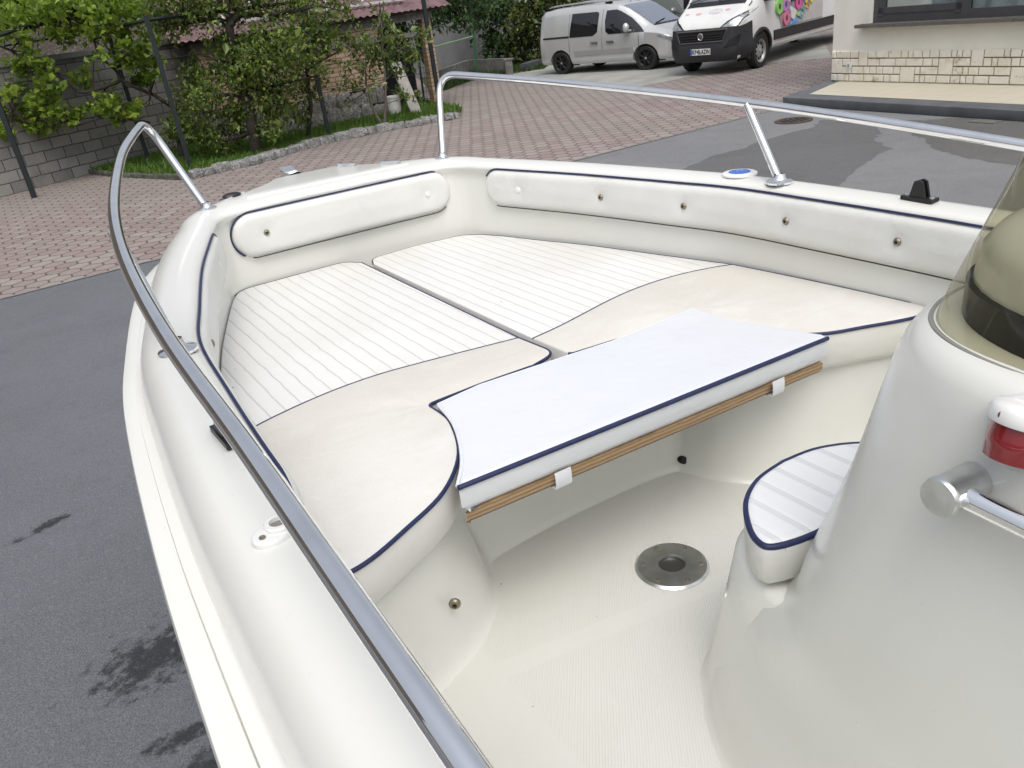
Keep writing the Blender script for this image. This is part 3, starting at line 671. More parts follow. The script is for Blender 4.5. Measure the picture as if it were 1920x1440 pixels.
# infill board with its cushion
IT, IB, PB = 1.512, 1.437, 1.409
infill = fl([(-.398, 1.655), (-.264, 1.673), (.0, 1.655), (.153, 1.643), (.478, 1.66)], [0, 0, 0, 0, 0]) + cp((.478, 1.66), (.476, 1.53), (.505, 1.41), (.552, 1.262))[1:] + [(.548, 1.243), (-.545, 1.284)] + cp((-.545, 1.284), (-.495, 1.36), (-.45, 1.45), (-.415, 1.55), (-.398, 1.655))[1:-1]
o, off = thing_in_boat('infill_cushion', (0, 1.45, PB), 'bright white infill cushion on a plywood board with two straps, bridging the bow seats', 'cushion')
m = MB(); slab(m, infill, IB, IT, .008, 4, 0, 1); m.build('pad', [MT['newvinyl'], MT['newvinyl']], o, 50, off)
m = MB(); m.tube([(.549, 1.2425, IT - .006), (.0, 1.262, IT - .006), (-.546, 1.283, IT - .006)], .0058, 10); m.build('piping', MT['navy'], o, 60, off)
bk = [p for p in infill if p[1] > 1.29]
m = MB(); m.tube([(x, y, IT - .005) for x, y in cp((-.545, 1.29), (-.495, 1.36), (-.45, 1.45), (-.415, 1.55), (-.398, 1.655))] + [(x, y, IT - .005) for x, y in infill[1:5]], .004, 8); m.build('white_piping', MT['newvinyl'], o, 60, off)
brd = inset(infill, .006) if area2(infill) > 0 else inset(infill[::-1], .006)
m = MB(); slab(m, [(p[0], p[1]) for p in brd], PB + .0005, IB - .001, .002, 2, bottom=False); m.build('plywood_board', MT['ply'], o, 30, off)
m = MB(); q = inset([(p[0], p[1]) for p in brd], .004); m.add([(p[0], p[1], PB + .0005) for p in q], [list(range(len(q)))]); m.build('board_underside', plain('grey_board_face', (.30, .30, .29), .8, var=.12), o, 0, off)  # unseen face coloured grey for its reflection in the table socket
for x in (-.297, .367):
    yf = 1.2625 - (x / .55) * .0205; m = MB()
    m.grid([[(x + s_, yf + dy, z) for s_ in (-.022, -.01, .01, .022)] for dy, z in ((-.003, IB + .012), (-.005, IB - .002), (-.005, PB + .004), (-.002, PB - .003), (.05, PB - .004))]); m.build('strap', MT['newvinyl'], o, 60, off)
# console seat cushion
o, off = thing_in_boat('console_cushion', (0, .8, 1.402), 'small rounded white pleated cushion with navy piping on the seat in front of the console', 'cushion')
_h = [(0, .925), (.083, .914), (.155, .878), (.207, .825), (.232, .782), (.226, .752), (.17, .732), (.08, .722), (0, .720)]
P = cp(*([(-x, y) for x, y in _h] + [(x, y) for x, y in _h[-2:0:-1]] + [(0, .925)]))[:-1]
m = MB(); slab(m, P, 1.402, 1.506, .018, 6, 0, 1, side_in=.008); m.build('pad', [MT['pleat'], MT['sidevinyl']], o, 55, off)
m = MB(); m.tube([(p.x, p.y, 1.4985) for p in inset(P[::-1] if area2(P) < 0 else P, .004)], .006, 10, False, True); m.build('piping', MT['navy'], o, 60, off)

# ------------------------------------------------------------------ trailer under the hull
GALV = plain('galvanised_steel', (.42, .43, .43), .45, .8, .15, 12)
tr = empty('boat_trailer', BT, 'galvanised two-wheeled boat trailer carrying the hull', 'trailer')
m = MB()
for sg in (-1, 1): m.tube([(sg * .55, -1.6, .50), (sg * .55, 1.6, .50), (0, 3.4, .50)], .04, 4)
m.tube([(0, 1.2, .50), (0, 4.6, .50)], .045, 4); m.tube([(-.95, -.5, .42), (.95, -.5, .42)], .04, 4); m.tube([(-.6, 1.3, .50), (.6, 1.3, .50)], .03, 4); m.build('frame', GALV, tr, 30)
for sg in (-1, 1):
    m = MB(); m.lathe((sg * .98, -.5, .31), (sg, 0, 0), [(.16, -.08), (.29, -.08), (.31, -.05), (.31, .05), (.29, .08), (.18, .075), (.17, .03), (.02, .03)], 28); m.build('wheel', MT['rubber'], tr, 40)
    m = MB(); m.box((sg * .55, .0, .80), (.10, 2.2, .06)); m.box((sg * .55, -.6, .64), (.05, .05, .30)); m.box((sg * .55, .7, .64), (.05, .05, .30)); m.build('bunk', GALV, tr, 30)
m = MB(); m.tube([(0, 3.9, .50), (0, 3.75, 1.15)], .04, 8); m.box((0, 3.70, 1.15), (.12, .1, .1)); m.build('winch_post', GALV, tr, 30)
# ------------------------------------------------------------------ ground
def sheet(name, pts, z, mat, rot=0.0, kind='structure'):
    """flat sheet from world outline; its own axes turned by rot so patterns follow the yard"""
    P = [Vector((p[0], p[1], 0)) for p in pts]; M = Matrix.Rotation(rot, 4, 'Z'); Mi = M.inverted()
    m = MB(); q = [Mi @ p for p in P]; m.add([(p.x, p.y, 0) for p in q], [list(range(len(q)))])
    o = m.build(name, mat, None, 0); o.matrix_world = Matrix.Translation((0, 0, z)) @ M
    if o.data.polygons[0].normal.z < 0: o.data.flip_normals()
    return tag(o, kind=kind)
def ragged(P, amp, n=5, seed=1):
    r = random.Random(seed); out = []; m = len(P)
    for i in range(m):
        a = Vector(P[i][:2]); b = Vector(P[(i + 1) % m][:2])
        for k in range(n): out.append(a.lerp(b, k / n) + Vector((r.gauss(0, amp), r.gauss(0, amp))))
    return out
DV = Vector((.873, .489, 0)); DU = Vector((-.489, .873, 0))
sheet('asphalt_ground', [(-120, -60), (120, -60), (120, 160), (-120, 160)], 0, asphalt_mat('dark_asphalt', (.138, .146, .16)))
sheet('right_asphalt', [(-.5, 2), (-.3, 7), (.2, 10.5), (1.5, 12.6), (5.6, 14.85), (9, 16), (30, 10), (30, -10), (0, -10)], .002, asphalt_mat('pale_asphalt', (.20, .203, .208)))  # paler asphalt sheet to the right of the boat
q0 = Vector((-4.37, 10.0, 0)); k0 = q0 - DV * 30; k1 = q0 + DV * 1.2; k2 = Vector((1.52, 12.71, 0)); k3 = Vector((5.62, 14.92, 0))
HX = hex_mat()
sheet('paved_yard', [k0, q0, k1, k2, k3, Vector((7.2, 16.4, 0)), Vector((40, 34, 0)), Vector((30, 70, 0)), Vector((-50, 60, 0)), Vector((-50, 0, 0))], .004, HX, TH)
bs = plain('border_concrete', (.21, .205, .195), .85, var=.15, scale=12, bump=.3)
m = MB()
for a, b in ((k0, q0), (q0, k2), (k2, k3)):
    d = (b - a).normalized(); n_ = Vector((d.y, -d.x, 0)) * .06
    m.add([(*(a).xy, .008), (*(b).xy, .008), (*(b + n_).xy, .008), (*(a + n_).xy, .008)], [[0, 3, 2, 1]])
tag(m.build('paving_border', bs, None, 0, fix=False), kind='structure')
sheet('concrete_pad', [at(1179, 167), at(1245, 154), at(1320, 139), at(1420, 121), at(1560, 108), (16, 40), (2.2, 40), at(985, 128), at(935, 139), at(925, 147), at(1000, 158), at(1080, 166)], .008, plain('pale_concrete', (.30, .30, .275), .85, var=.14, scale=1.2, bump=.2, bscale=40))
dkp = [at(*p) for p in ((1255, 328), (1300, 308), (1345, 290), (1400, 276), (1450, 258), (1518, 240), (1535, 226), (1600, 222), (1640, 233), (1652, 250), (1640, 262), (1672, 280), (1645, 290), (1630, 303), (1600, 325), (1572, 350), (1500, 352), (1400, 345), (1300, 338))]
sheet('asphalt_patch', ragged(dkp, .022, 5, 3), .004, asphalt_mat('new_asphalt', (.125, .127, .128)))
p2_ = [at(*p) for p in ((1712, 254), (1735, 262), (1752, 280), (1790, 292), (1870, 306), (1990, 320), (2100, 260), (1990, 222), (1870, 214), (1760, 224), (1712, 226), (1650, 224), (1610, 222), (1660, 232), (1700, 240))]
sheet('asphalt_patch', ragged(p2_, .02, 5, 5), .004, asphalt_mat('new_asphalt_b', (.12, .12, .115)))
def stain(cx, cy, rx, ry, rot, seed):
    """a damp patch on the asphalt with a broken edge; sizes in metres"""
    g = G('damp_patch'); v = g.co(); x, y, z = g.xyz(v); sv = g.vm('ADD', v, (seed * 7.3, seed * 3.1, 0))
    r = g.math('SQRT', g.math('ADD', g.math('POWER', g.math('DIVIDE', x, rx), 2.0), g.math('POWER', g.math('DIVIDE', y, ry), 2.0)))
    n = g.noise(g.vm('MULTIPLY', sv, (2.2, 3.2, 1)), 3.6, 8, .78)
    n2 = g.noise(sv, 22, 5, .7); k = g.ss(g.math('SUBTRACT', g.math('ADD', n, g.math('MULTIPLY', n2, .5)), g.math('MULTIPLY', r, .34)), .55, .72)
    n1 = g.noise(v, 130, 3, .7); p = g.n('ShaderNodeBsdfPrincipled'); g.put(p.inputs['Base Color'], g.mix(g.ss(n1, .35, .7), (.015, .015, .016), (.045, .045, .046))); p.inputs['Roughness'].default_value = .5; g.put(p.inputs['Normal'], g.bump(n1, .8, .006))
    t = g.n('ShaderNodeBsdfTransparent'); mx = g.n('ShaderNodeMixShader'); g.put(mx.inputs[0], g.math('MULTIPLY', k, .62)); g.t.links.new(t.outputs[0], mx.inputs[1]); g.t.links.new(p.outputs[0], mx.inputs[2]); g.t.links.new(mx.outputs[0], g.out.inputs[0])
    c = at(cx, cy); m = MB(); m.add([(-rx, -ry, 0), (rx, -ry, 0), (rx, ry, 0), (-rx, ry, 0)], [[0, 1, 2, 3]]); o = m.build('wet_stain', g.m, None, 0); o.location = (c.x, c.y, .004 + .0004 * seed); o.rotation_euler.z = rot; tag(o, kind='structure')
stain(290, 1235, .5, .36, .95, 1); stain(90, 985, .3, .09, .8, 2); stain(340, 1385, .25, .12, .3, 3); stain(385, 1440, .3, .16, .4, 4)
# drain grate and small cover
rustm = plain('rusty_iron', (.09, .065, .05), .7, .4, .3, 20, .4)
c = at(1488, 227); o = tag(empty('drain_grate', c, 'round rusty iron drain grate with slots in the asphalt beyond the guard rail', 'drain'))
m = MB(); m.lathe((0, 0, .0), (0, 0, 1), [(.30, .002), (.30, .014), (.24, .016), (.24, .012), (0, .012)], 28); m.build('grate_ring', rustm, o, 30)
for i in range(-2, 3):
    m = MB(); m.box((i * .085, 0, .0145), (.045, .30 if abs(i) < 2 else .2, .006), Matrix.Rotation(.5, 3, 'Z') if 0 else None); m.build('slot', MT['darkhole'], o, 0)
c = at(1848, 229); m = MB(); m.box((0, 0, .006), (.36, .22, .012)); o = m.build('access_cover', plain('weathered_iron', (.16, .155, .14), .7, .2, .2, 15), None, 30); o.location = (c.x, c.y, .004); o.rotation_euler.z = -1.1
tag(o, 'small rectangular access cover on the dark asphalt near the house step', 'cover')

# ------------------------------------------------------------------ foliage tools
def leaves(name, mat, C, rad, counts, size, parent, seed=0, up=.35, long=1.6, jitter=.35):
    """many folded leaves spread through overlapping clumps"""
    g = np.random.default_rng(seed); pts = []
    for c, r, n in zip(C, rad, counts):
        k = max(2, int(n / 9)); sub = np.array(c)[None] + g.normal(size=(k, 3)) * np.array(r)[None] * .55
        idx = g.integers(0, k, n); pts.append(sub[idx] + g.normal(size=(n, 3)) * (np.array(r)[None] * .22 + size * .4))
    p = np.concatenate(pts); n = len(p); L = size * np.exp(g.normal(size=n) * jitter) * .5; Wd = L / long
    d = g.normal(size=(n, 3)); d[:, 2] -= .35; d /= np.linalg.norm(d, axis=1)[:, None]
    nn = g.normal(size=(n, 3)) * .8; nn[:, 2] += up * 3; s = np.cross(d, nn); s /= np.linalg.norm(s, axis=1)[:, None] + 1e-9; w = np.cross(s, d)
    A = p - d * L[:, None]; B = p + s * Wd[:, None] + w * (L * .22)[:, None] - d * (L * .1)[:, None]; Cc = p + d * L[:, None] - w * (L * .25)[:, None]; D = p - s * Wd[:, None] + w * (L * .22)[:, None] - d * (L * .1)[:, None]
    V = np.stack([A, B, Cc, D], 1).reshape(-1, 3); i = np.arange(n) * 4
    Fc = np.concatenate([np.stack([i, i + 1, i + 2], 1), np.stack([i, i + 2, i + 3], 1)])
    me = bpy.data.meshes.new(name); me.from_pydata(V.tolist(), [], Fc.tolist()); me.materials.append(mat)
    at_ = me.attributes.new('rnd', 'FLOAT', 'FACE'); rr = g.random(n); at_.data.foreach_set('value', np.concatenate([rr, rr]).astype(np.float32))
    o = bpy.data.objects.new(name, me); COL.objects.link(o); o.parent = parent; return o
LV = {'pear': leaf_mat('pear_leaf', (.055, .098, .02), (.16, .23, .042), (.33, .38, .085)), 'vine': leaf_mat('vine_leaf', (.10, .175, .026), (.27, .385, .05), (.46, .54, .11), .5),
      'dark': leaf_mat('dark_leaf', (.018, .045, .014), (.05, .10, .024), (.09, .15, .04), .25), 'sapling': leaf_mat('sapling_leaf', (.06, .105, .024), (.16, .23, .05), (.28, .24, .08)),
      'hedge': leaf_mat('hedge_leaf', (.025, .05, .012), (.085, .12, .022), (.22, .21, .04), .3)}
BARK = plain('bark', (.035, .028, .022), .95, var=.35, scale=25, bump=.8, bscale=60); PALEBARK = plain('grey_bark', (.13, .115, .095), .95, var=.3, scale=25, bump=.6)
def facing(base):
    n = Vector((base.x, base.y, 0)).normalized(); return lambda x, y, dz=0.0: onplane(x, y, base + n * dz, n)
def ppm(base): return F / (Vector((base.x, base.y, base.z - H)).dot(cf))
def tree(name, label, bpix, bz, trunks, clumps, leaf, size, dens, seed, group=None, bark=None, depth=.55, cat='tree', long=1.6):
    base = at(*bpix, bz); f = facing(base); k = ppm(base); g = random.Random(seed); T = empty(name, base, label, cat, group)
    m = MB()
    for pts, r0, r1 in trunks:
        P = catmull([f(x, y, (0 if i == 0 else g.gauss(0, .1))) - base for i, (x, y) in enumerate(pts)], 5); n = len(P)
        P = [p + Vector((g.gauss(0, 1), g.gauss(0, 1), g.gauss(0, .5))) * r0 * .18 if 0 < i < n - 1 else p for i, p in enumerate(P)]
        m.tube(P, [r0 + (r1 - r0) * i / (n - 1) for i in range(n)], 8)
    # twigs reach into the clumps
    anchor = [f(x, y) - base for pts, _, _ in trunks for x, y in pts[1:]]
    C = []; RR = []; N = []
    for x, y, r, *s in clumps:
        rm = r / k * (1.12 if cat == 'vine' else 1); c = f(x, y, g.uniform(-depth, depth)) - base; C.append(tuple(c)); RR.append((rm, rm, rm * .8)); N.append(int(dens * (s[0] if s else 1) * (r / 20) ** 2))
        a = min(anchor, key=lambda p: (p - c).length)
        for _ in range(2):
            e = c + Vector((g.gauss(0, rm * .4), g.gauss(0, rm * .4), g.gauss(0, rm * .4))); mid = a.lerp(e, .5) + Vector((g.gauss(0, .06), g.gauss(0, .06), g.gauss(0, .06)))
            m.tube([a, mid, e], [.018, .012, .004], 5)
    m.build('trunk', bark or BARK, T, 60); leaves('crown', LV[leaf], C, RR, N, size, T, seed, long=long)
    return T

# ------------------------------------------------------------------ bed with grass and its stone edging
BZ = .10
bed_front = [at(155, 323), at(215, 331), at(350, 336), at(420, 322), at(480, 306), at(600, 270), at(720, 246), at(860, 219)]
bed_back = [at(868, 207), at(800, 195), Vector((-1.6, 25, 0)), Vector((-6, 24, 0)), at(330, 262)]
sheet('garden_soil', bed_front + bed_back, .06, plain('soil', (.05, .055, .025), .95, var=.3, scale=6, bump=.8, bscale=30))
def blades(name, poly, n, h, z, seed, mat):
    g = np.random.default_rng(seed); P = np.array([(p[0], p[1]) for p in poly]); lo, hi = P.min(0), P.max(0); q = g.uniform(lo, hi, (n * 4, 2)); ins = np.zeros(len(q), bool); j = len(P) - 1
    for i in range(len(P)):
        c = ((P[i, 1] > q[:, 1]) != (P[j, 1] > q[:, 1])) & (q[:, 0] < (P[j, 0] - P[i, 0]) * (q[:, 1] - P[i, 1]) / (P[j, 1] - P[i, 1] + 1e-12) + P[i, 0]); ins ^= c; j = i
    q = q[ins][:n]; n = len(q); a = g.random(n) * 6.28; hh = h * (.5 + g.random(n)); w = .012 + .01 * g.random(n); lean = g.normal(size=(n, 2)) * h * .45
    b = np.c_[q, np.full(n, z)]; s = np.c_[np.cos(a) * w, np.sin(a) * w, np.zeros(n)]; t = b + np.c_[lean, hh]
    V = np.stack([b - s, b + s, t], 1).reshape(-1, 3); me = bpy.data.meshes.new(name); me.from_pydata(V.tolist(), [], np.arange(3 * n).reshape(-1, 3).tolist()); me.materials.append(mat)
    at_ = me.attributes.new('rnd', 'FLOAT', 'FACE'); at_.data.foreach_set('value', g.random(n).astype(np.float32)); o = bpy.data.objects.new(name, me); COL.objects.link(o)
    return tag(o, 'short green grass growing in the bed behind the stone kerb' if seed < 50 else 'dark grass beside the silver van', 'grass', kind='stuff')
GRASS = leaf_mat('grass_blade', (.06, .125, .018), (.13, .24, .035), (.21, .28, .06), .4)
blades('grass', bed_front + bed_back, 26000, .10, .06, 5, GRASS)
def stones_strip(mb, path, w, h, seed, z0=0.0, step=.22):
    g = random.Random(seed); L, tot = path_at(path, [0]); s_ = 0
    while s_ < tot - .05:
        ln = g.uniform(.6, 1.5) * step; ln = min(ln, tot - s_); (p, d), = path_at(path, [s_ + ln / 2])[0]; n_ = Vector((-d.y, d.x, 0)); hh = h * g.uniform(.8, 1.12); ww = w * g.uniform(.85, 1.1); rows = []
        for z, k in ((0, 1), (hh * .5, 1.03), (hh * .85, .97), (hh, .8)):
            row = []
            for i in range(12):
                a = 2 * math.pi * i / 12; cx, cy = math.copysign(abs(math.cos(a)) ** .45, math.cos(a)), math.copysign(abs(math.sin(a)) ** .45, math.sin(a))
                row.append(p + d * (cx * ln * .5 * k) + n_ * (cy * ww * .5 * k) + Vector((g.gauss(0, .008), g.gauss(0, .008), z0 + z + g.gauss(0, .01))))
            rows.append(row)
        mb.grid(rows, False, True); mb.add(rows[-1], [list(range(12))]); s_ += ln * .97
KST = rubble_mat('lichen_stone', (.25, .25, .24), (.43, .43, .42), 9, (1, 1, 1), (.12, .12, .11))
kp = catmull([at(358, 336), at(420, 321), at(480, 307), at(600, 272), at(720, 247), at(862, 221)], 10)
m = MB(); stones_strip(m, kp, .30, .16, 3, step=.3); m.add([(p.x, p.y, .0) for p in kp[:1]], []); o = m.build('stone_kerb', KST, None, 50, fix=True); tag(o, 'low kerb of rough pale lichened stones edging the grass bed', 'kerb')
m = MB(); kq = catmull([at(157, 324), at(215, 331), at(352, 338)], 8); stones_strip(m, kq, .10, .10, 6, step=.5); o = m.build('bed_edging', plain('mossy_edging', (.09, .09, .075), .95, var=.3, scale=10, bump=.5), None, 50); tag(o, 'low dark mossy edging at the near left end of the grass bed', 'edging')

# ------------------------------------------------------------------ walls and sheds on the left
def wallbox(mb, a, b, z0, z1, t):
    """upright box whose camera-side face runs a -> b, thickness behind it; local x along the wall"""
    L = (Vector(b) - Vector(a)).length; mb.box((L / 2, t / 2, (z0 + z1) / 2), (L, t, z1 - z0))
def frame_of(a, b): d = (Vector(b) - Vector(a)); return Matrix.Translation((a[0], a[1], 0)) @ Matrix.Rotation(math.atan2(d.y, d.x), 4, 'Z')
WA, WB = Vector((-18.0, 5.6, 0)), Vector((-6.75, 22.1, 0)); o = empty('block_wall', frame_of(WA, WB), 'bare grey concrete block wall with a concrete cap behind the vine', 'wall'); WL = (WB - WA).length  # unseen left run lengthened to darken what the rails reflect
m = MB(); wallbox(m, WA, WB, 0, 2.42, .22); m.build('blockwork', brick_mat('concrete_blocks', (.17, .166, .155), (.28, .275, .26), (.045, .043, .038), .46, .232, .012, stain=.4, wob=.03, bump=.5), o, 30)
m = MB(); m.box((WL / 2, .11, 2.475), (WL + .05, .32, .108)); m.build('cap', plain('cap_concrete', (.20, .20, .195), .9, var=.2, scale=5, bump=.4), o, 30)
# grey render pier at the far left of the cap
# old stone house behind
SA, SB = Vector((-26.0, 3.1, 0)), Vector((-8.2, 27.5, 0)); o = empty('stone_house', frame_of(SA, SB), 'old rough stone house wall with a dark window opening behind the block wall', 'house'); SL = (SB - SA).length
wx = SL - 12.38 * .53
m = MB(); m.box((wx / 2 - .5, 1.5, 5), (wx - 1.0, 3, 10)); m.box(((wx + SL) / 2 + .2, 1.5, 3.2), (SL - wx - .4, 3, 6.4)); m.box((wx - .15, 1.5, 1.28), (1.71, 2.98, 2.56)); m.box((wx - .15, 1.5, 5.2), (1.71, 2.98, 2.4))  # unseen left stretch lengthened and raised to darken the rail reflections
m.build('wall', rubble_mat('brown_rubble', (.15, .125, .105), (.24, .21, .18), 4.5), o, 30)
m = MB(); m.box((wx - .15, .5, 3.3), (1.3, .04, 1.6)); w_ = m.build('window', MT['darkhole'], o, 0)
m = MB(); m.box((wx - .85, .06, 3.3), (.10, .12, 1.5)); m.box((wx + .45, .06, 3.3), (.10, .12, 1.5)); m.box((wx - .2, .12, 3.0), (1.2, .05, .06)); m.build('window_frame', plain('grey_wood', (.14, .135, .13), .8), w_, 30)
# brick shed
d_s = Vector((.9, .436, 0)); BA = Vector((-2.0, 22.3, 0)) - d_s * 4.6; BB = Vector((-2.0, 22.3, 0)) + d_s * 1.35; o = empty('brick_shed', frame_of(BA, BB), 'old shed of rough orange bricks on a stone footing under a corrugated reddish roof', 'shed'); BL = (BB - BA).length
dn = Vector((-d_s.y, d_s.x, 0)); dx = 4.6 + .05
bm_ = brick_mat('rough_bricks', (.38, .24, .15), (.50, .37, .25), (.17, .15, .13), .25, .105, .014, stain=.45, wob=.05, bump=.9)
zb = lambda x, y: onplane(x, y, BA, -dn).z
ez = zb(700, 34)
m = MB(); m.box((dx / 2 - .1, .15, (.75 + ez) / 2), (dx - .2, .3, ez - .75)); m.box((BL - .12, .15, ez / 2), (.24, .3, ez)); m.build('wall', bm_, o, 30)
m = MB(); stones_strip(m, [Vector((-.15, .12, 0)), Vector((dx - .25, .12, 0))], .42, .42, 12, 0, .5); stones_strip(m, [Vector((-.1, .14, 0)), Vector((dx - .3, .14, 0))], .38, .40, 13, .38, .42); m.build('stone_footing', rubble_mat('footing_stone', (.20, .195, .18), (.33, .32, .30), 6), o, 50)
m = MB(); m.box((dx + .5, 1.3, ez / 2), (1.3, .05, ez)); m.box((BL / 2, 2.6, ez / 2 + .5), (BL, .1, ez + 1)); m.build('dark_interior', MT['darkhole'], o, 0)
m = MB(); m.box((BL / 2, .14, ez - .10), (BL + .1, .36, .16)); m.box((BL / 2 - .1, .10, ez - .50), (BL - .6, .34, .10)); m.build('lintel', plain('grey_lintel', (.19, .185, .18), .9, var=.2, scale=8, bump=.4), o, 30)
m = MB(); m.box((BL / 2, -.22, ez + .02), (BL + .5, .06, .07)); m.build('eave_beam', plain('dark_wood', (.05, .035, .028), .85), o, 30)
rows = []; Nc = 150
for j in range(7):
    t = j / 6; rows.append([(-.5 + (BL + 1.0) * i / Nc, -.36 + 3.6 * t, ez + .06 + 1.35 * t + .022 * math.sin(2 * math.pi * i * (BL + 1) / Nc / .17)) for i in range(Nc + 1)])
m = MB(); m.grid(rows); m.build('corrugated_roof', plain('faded_red_sheet', (.15, .088, .092), .75, var=.3, scale=4, bump=.2), o, 70)
m = MB(); 
for i in range(6): m.box((.8 + i * .85, .55, ez + .62), (.05, 1.3, .05), Matrix.Rotation(.36, 3, 'X'))
m.box((BL / 2, .12, ez + .34), (BL * .8, .08, .06)); m.build('roof_ladder', plain('white_batten', (.5, .5, .48), .6), o, 30)
# plank, bucket
o = empty('grey_plank', at(781, 212, .08), 'weathered grey board leaning against the brick shed', 'board'); fpl = facing(at(781, 212, .08))
a = Vector((0, 0, .0)); b = fpl(741, 118, .5) - at(781, 212, .08); m = MB(); d = b - a; rot = d.to_track_quat('Z', 'Y').to_matrix(); m.box(a + d / 2, (.30, .05, d.length), rot); m.build('board', plain('weathered_wood', (.36, .345, .31), .9, var=.15, scale=6, bump=.4), o, 30)
c = at(742, 213, .08); o = empty('white_bucket', c, 'white plastic bucket standing by the shed next to the plank', 'bucket'); m = MB(); m.lathe((0, 0, 0), (0, 0, 1), [(0, 0), (.15, 0), (.18, .40), (.19, .40), (.19, .44), (.175, .44), (.165, .1), (0, .09)], 24); m.build('pail', MT['white_plastic'], o, 40)
m = MB(); m.tube([(.19 * math.cos(t), .19 * math.sin(t) * .3 - .17, .42 - .15 * math.sin(t)) for t in [math.pi * i / 12 for i in range(13)]], .006, 6); m.build('bail', MT['satin'], o)
# grey rendered house behind and low garden wall
o = tag(empty('rendered_house', frame_of((-2.6, 33.2, 0), (5, 37.5, 0)), 'grey rough rendered house wall behind the green post', 'house'))
m = MB(); m.box((1.9, 2, 3), (7.8, 4, 6)); m.build('wall', plain('grey_render', (.17, .17, .175), .95, var=.12, scale=2, bump=.6, bscale=25), o, 30)
lw = plain('low_wall_concrete', (.17, .165, .15), .92, var=.25, scale=4, bump=.4); o = tag(empty('low_wall', (0, 0, 0), 'low concrete garden wall with a corner below the rendered house', 'wall')); m = MB()
for (a, b) in ((at(806, 170), at(882, 140)), (at(882, 140), at(953, 139))):
    d = b - a; m2 = Matrix.Rotation(math.atan2(d.y, d.x), 3, 'Z'); m.box((a + b) / 2 + Vector((0, 0, .26)), (d.length - .03, .12, .52), m2)
m.build('wall', lw, o, 30); m = MB(); m.box(at(956, 140) + Vector((0, 0, .24)), (.25, .25, .48)); m.box(at(956, 140) + Vector((0, 0, .5)), (.34, .3, .05)); m.build('end_post', lw, o, 30)
sheet('lawn_soil', [at(812, 176), at(884, 152), at(960, 140), at(1020, 131), (4, 36), (-2, 34)], .006, plain('lawn_soil', (.03, .045, .015), .95, var=.3))
blades('grass', [at(815, 178), at(884, 152), at(945, 141), at(1020, 130), (4, 36), (-1.5, 33)], 9000, .16, .006, 60, leaf_mat('shade_grass', (.025, .055, .012), (.055, .10, .02), (.09, .12, .03), .3))
a, b = at(985, 134), at(1036, 116); d = b - a; m = MB(); m.box((0, 0, .13), (d.length, .34, .26)); o = m.build('kerb_stone', plain('dark_granite', (.075, .078, .085), .7, var=.2, scale=12), None, 30); o.location = (a + b) / 2; o.rotation_euler.z = math.atan2(d.y, d.x); tag(o, 'long dark granite kerb stone behind the rear wheel of the silver van', 'kerb')
m = MB(); m.box((0, 0, 3.5), (60, .3, 7)); o = m.build('far_wall', plain('pale_far_wall', (.42, .41, .38), .9), None, 30); o.location = (12, 58, 0); o.rotation_euler.z = -.5; tag(o, 'long pale building wall behind the parked vehicles', 'wall')

# ------------------------------------------------------------------ pergola, wire gate, green pole
PG = plain('dark_green_paint', (.007, .013, .015), .5, var=.25, scale=10); o = tag(empty('pergola', (0, 0, 0), 'dark green steel pergola of square posts and beams carrying the vine and fruit trees', 'pergola'))
posts = {}
for k, px, z, hgt in (('A', (65, 371), 0, 3.05), ('B', (280, 305), .0, 2.95), ('C', (358, 316), .06, 2.9), ('D', (618, 256), .06, 3.0), ('E', (827, 212), .0, 3.6)):
    p = at(*px, z); posts[k] = p; m = MB(); m.box(p + Vector((0, 0, hgt / 2)), (.09, .09, hgt), Matrix.Rotation(.3, 3, 'Z')); m.build('post', PG, o, 30)
def beam(a, b, r=.035, name='beam', mt=None):
    m = MB(); m.tube([a, b], r, 4 if r > .02 else 6); return m.build(name, mt or PG, o, 30)
top_ = {k: Vector((p.x, p.y, 2.88)) for k, p in posts.items()}
fB = facing(posts['B']); beam(fB(-40, 92), top_['B']); beam(top_['B'], top_['C']); beam(top_['C'], top_['D']); beam(top_['D'], top_['E'] + Vector((0, 0, .05))); beam(top_['B'], fB(236, -30, .4), .06); beam(top_['A'], top_['B'] + Vector((-.4, -.6, .4)))
for za in (1.0, 1.5, 2.1):
    beam(posts['C'] + Vector((0, 0, za)), posts['D'] + Vector((0, 0, za)), .007, 'wire'); beam(posts['D'] + Vector((0, 0, za)), posts['E'] + Vector((0, 0, za)), .007, 'wire')
g0 = at(797, 200); fg = facing(g0); o = tag(empty('wire_gate', (0, 0, 0), 'dark wire mesh gate on thin posts between the shed and the thick post', 'gate'))
m = MB()
for P in (((797, 200), (779, 64)), ((797, 200), (822, 203))): m.tube([fg(*P[0]), fg(*P[1])], .03, 6)
m.build('frame', PG, o, 30); m = MB()
for t in np.linspace(.12, .95, 7): m.tube([fg(797 - 18 * t, 200 - 136 * t), fg(824 - 22 * t, 203 - 145 * t)], .005, 4)
for t in (.25, .5, .75): m.tube([fg(797 + 26 * t, 201), fg(780 + 22 * t, 66)], .004, 4)
m.build('mesh', PG, o, 30)
c = at(894, 143); f_ = facing(c); o = tag(empty('green_pole', c, 'thin bright green metal pole with a pale green side bar by the low wall', 'pole')); gp = plain('green_paint', (.035, .12, .045), .5, var=.2)
m = MB(); m.tube([(0, 0, 0), f_(883, -20) - c], .045, 8); m.build('pole', gp, o); m = MB(); m.tube([f_(887, 68) - c, f_(806, 90, -.3) - c], .022, 6); m.build('side_bar', plain('pale_green_paint', (.16, .30, .15), .6), o)

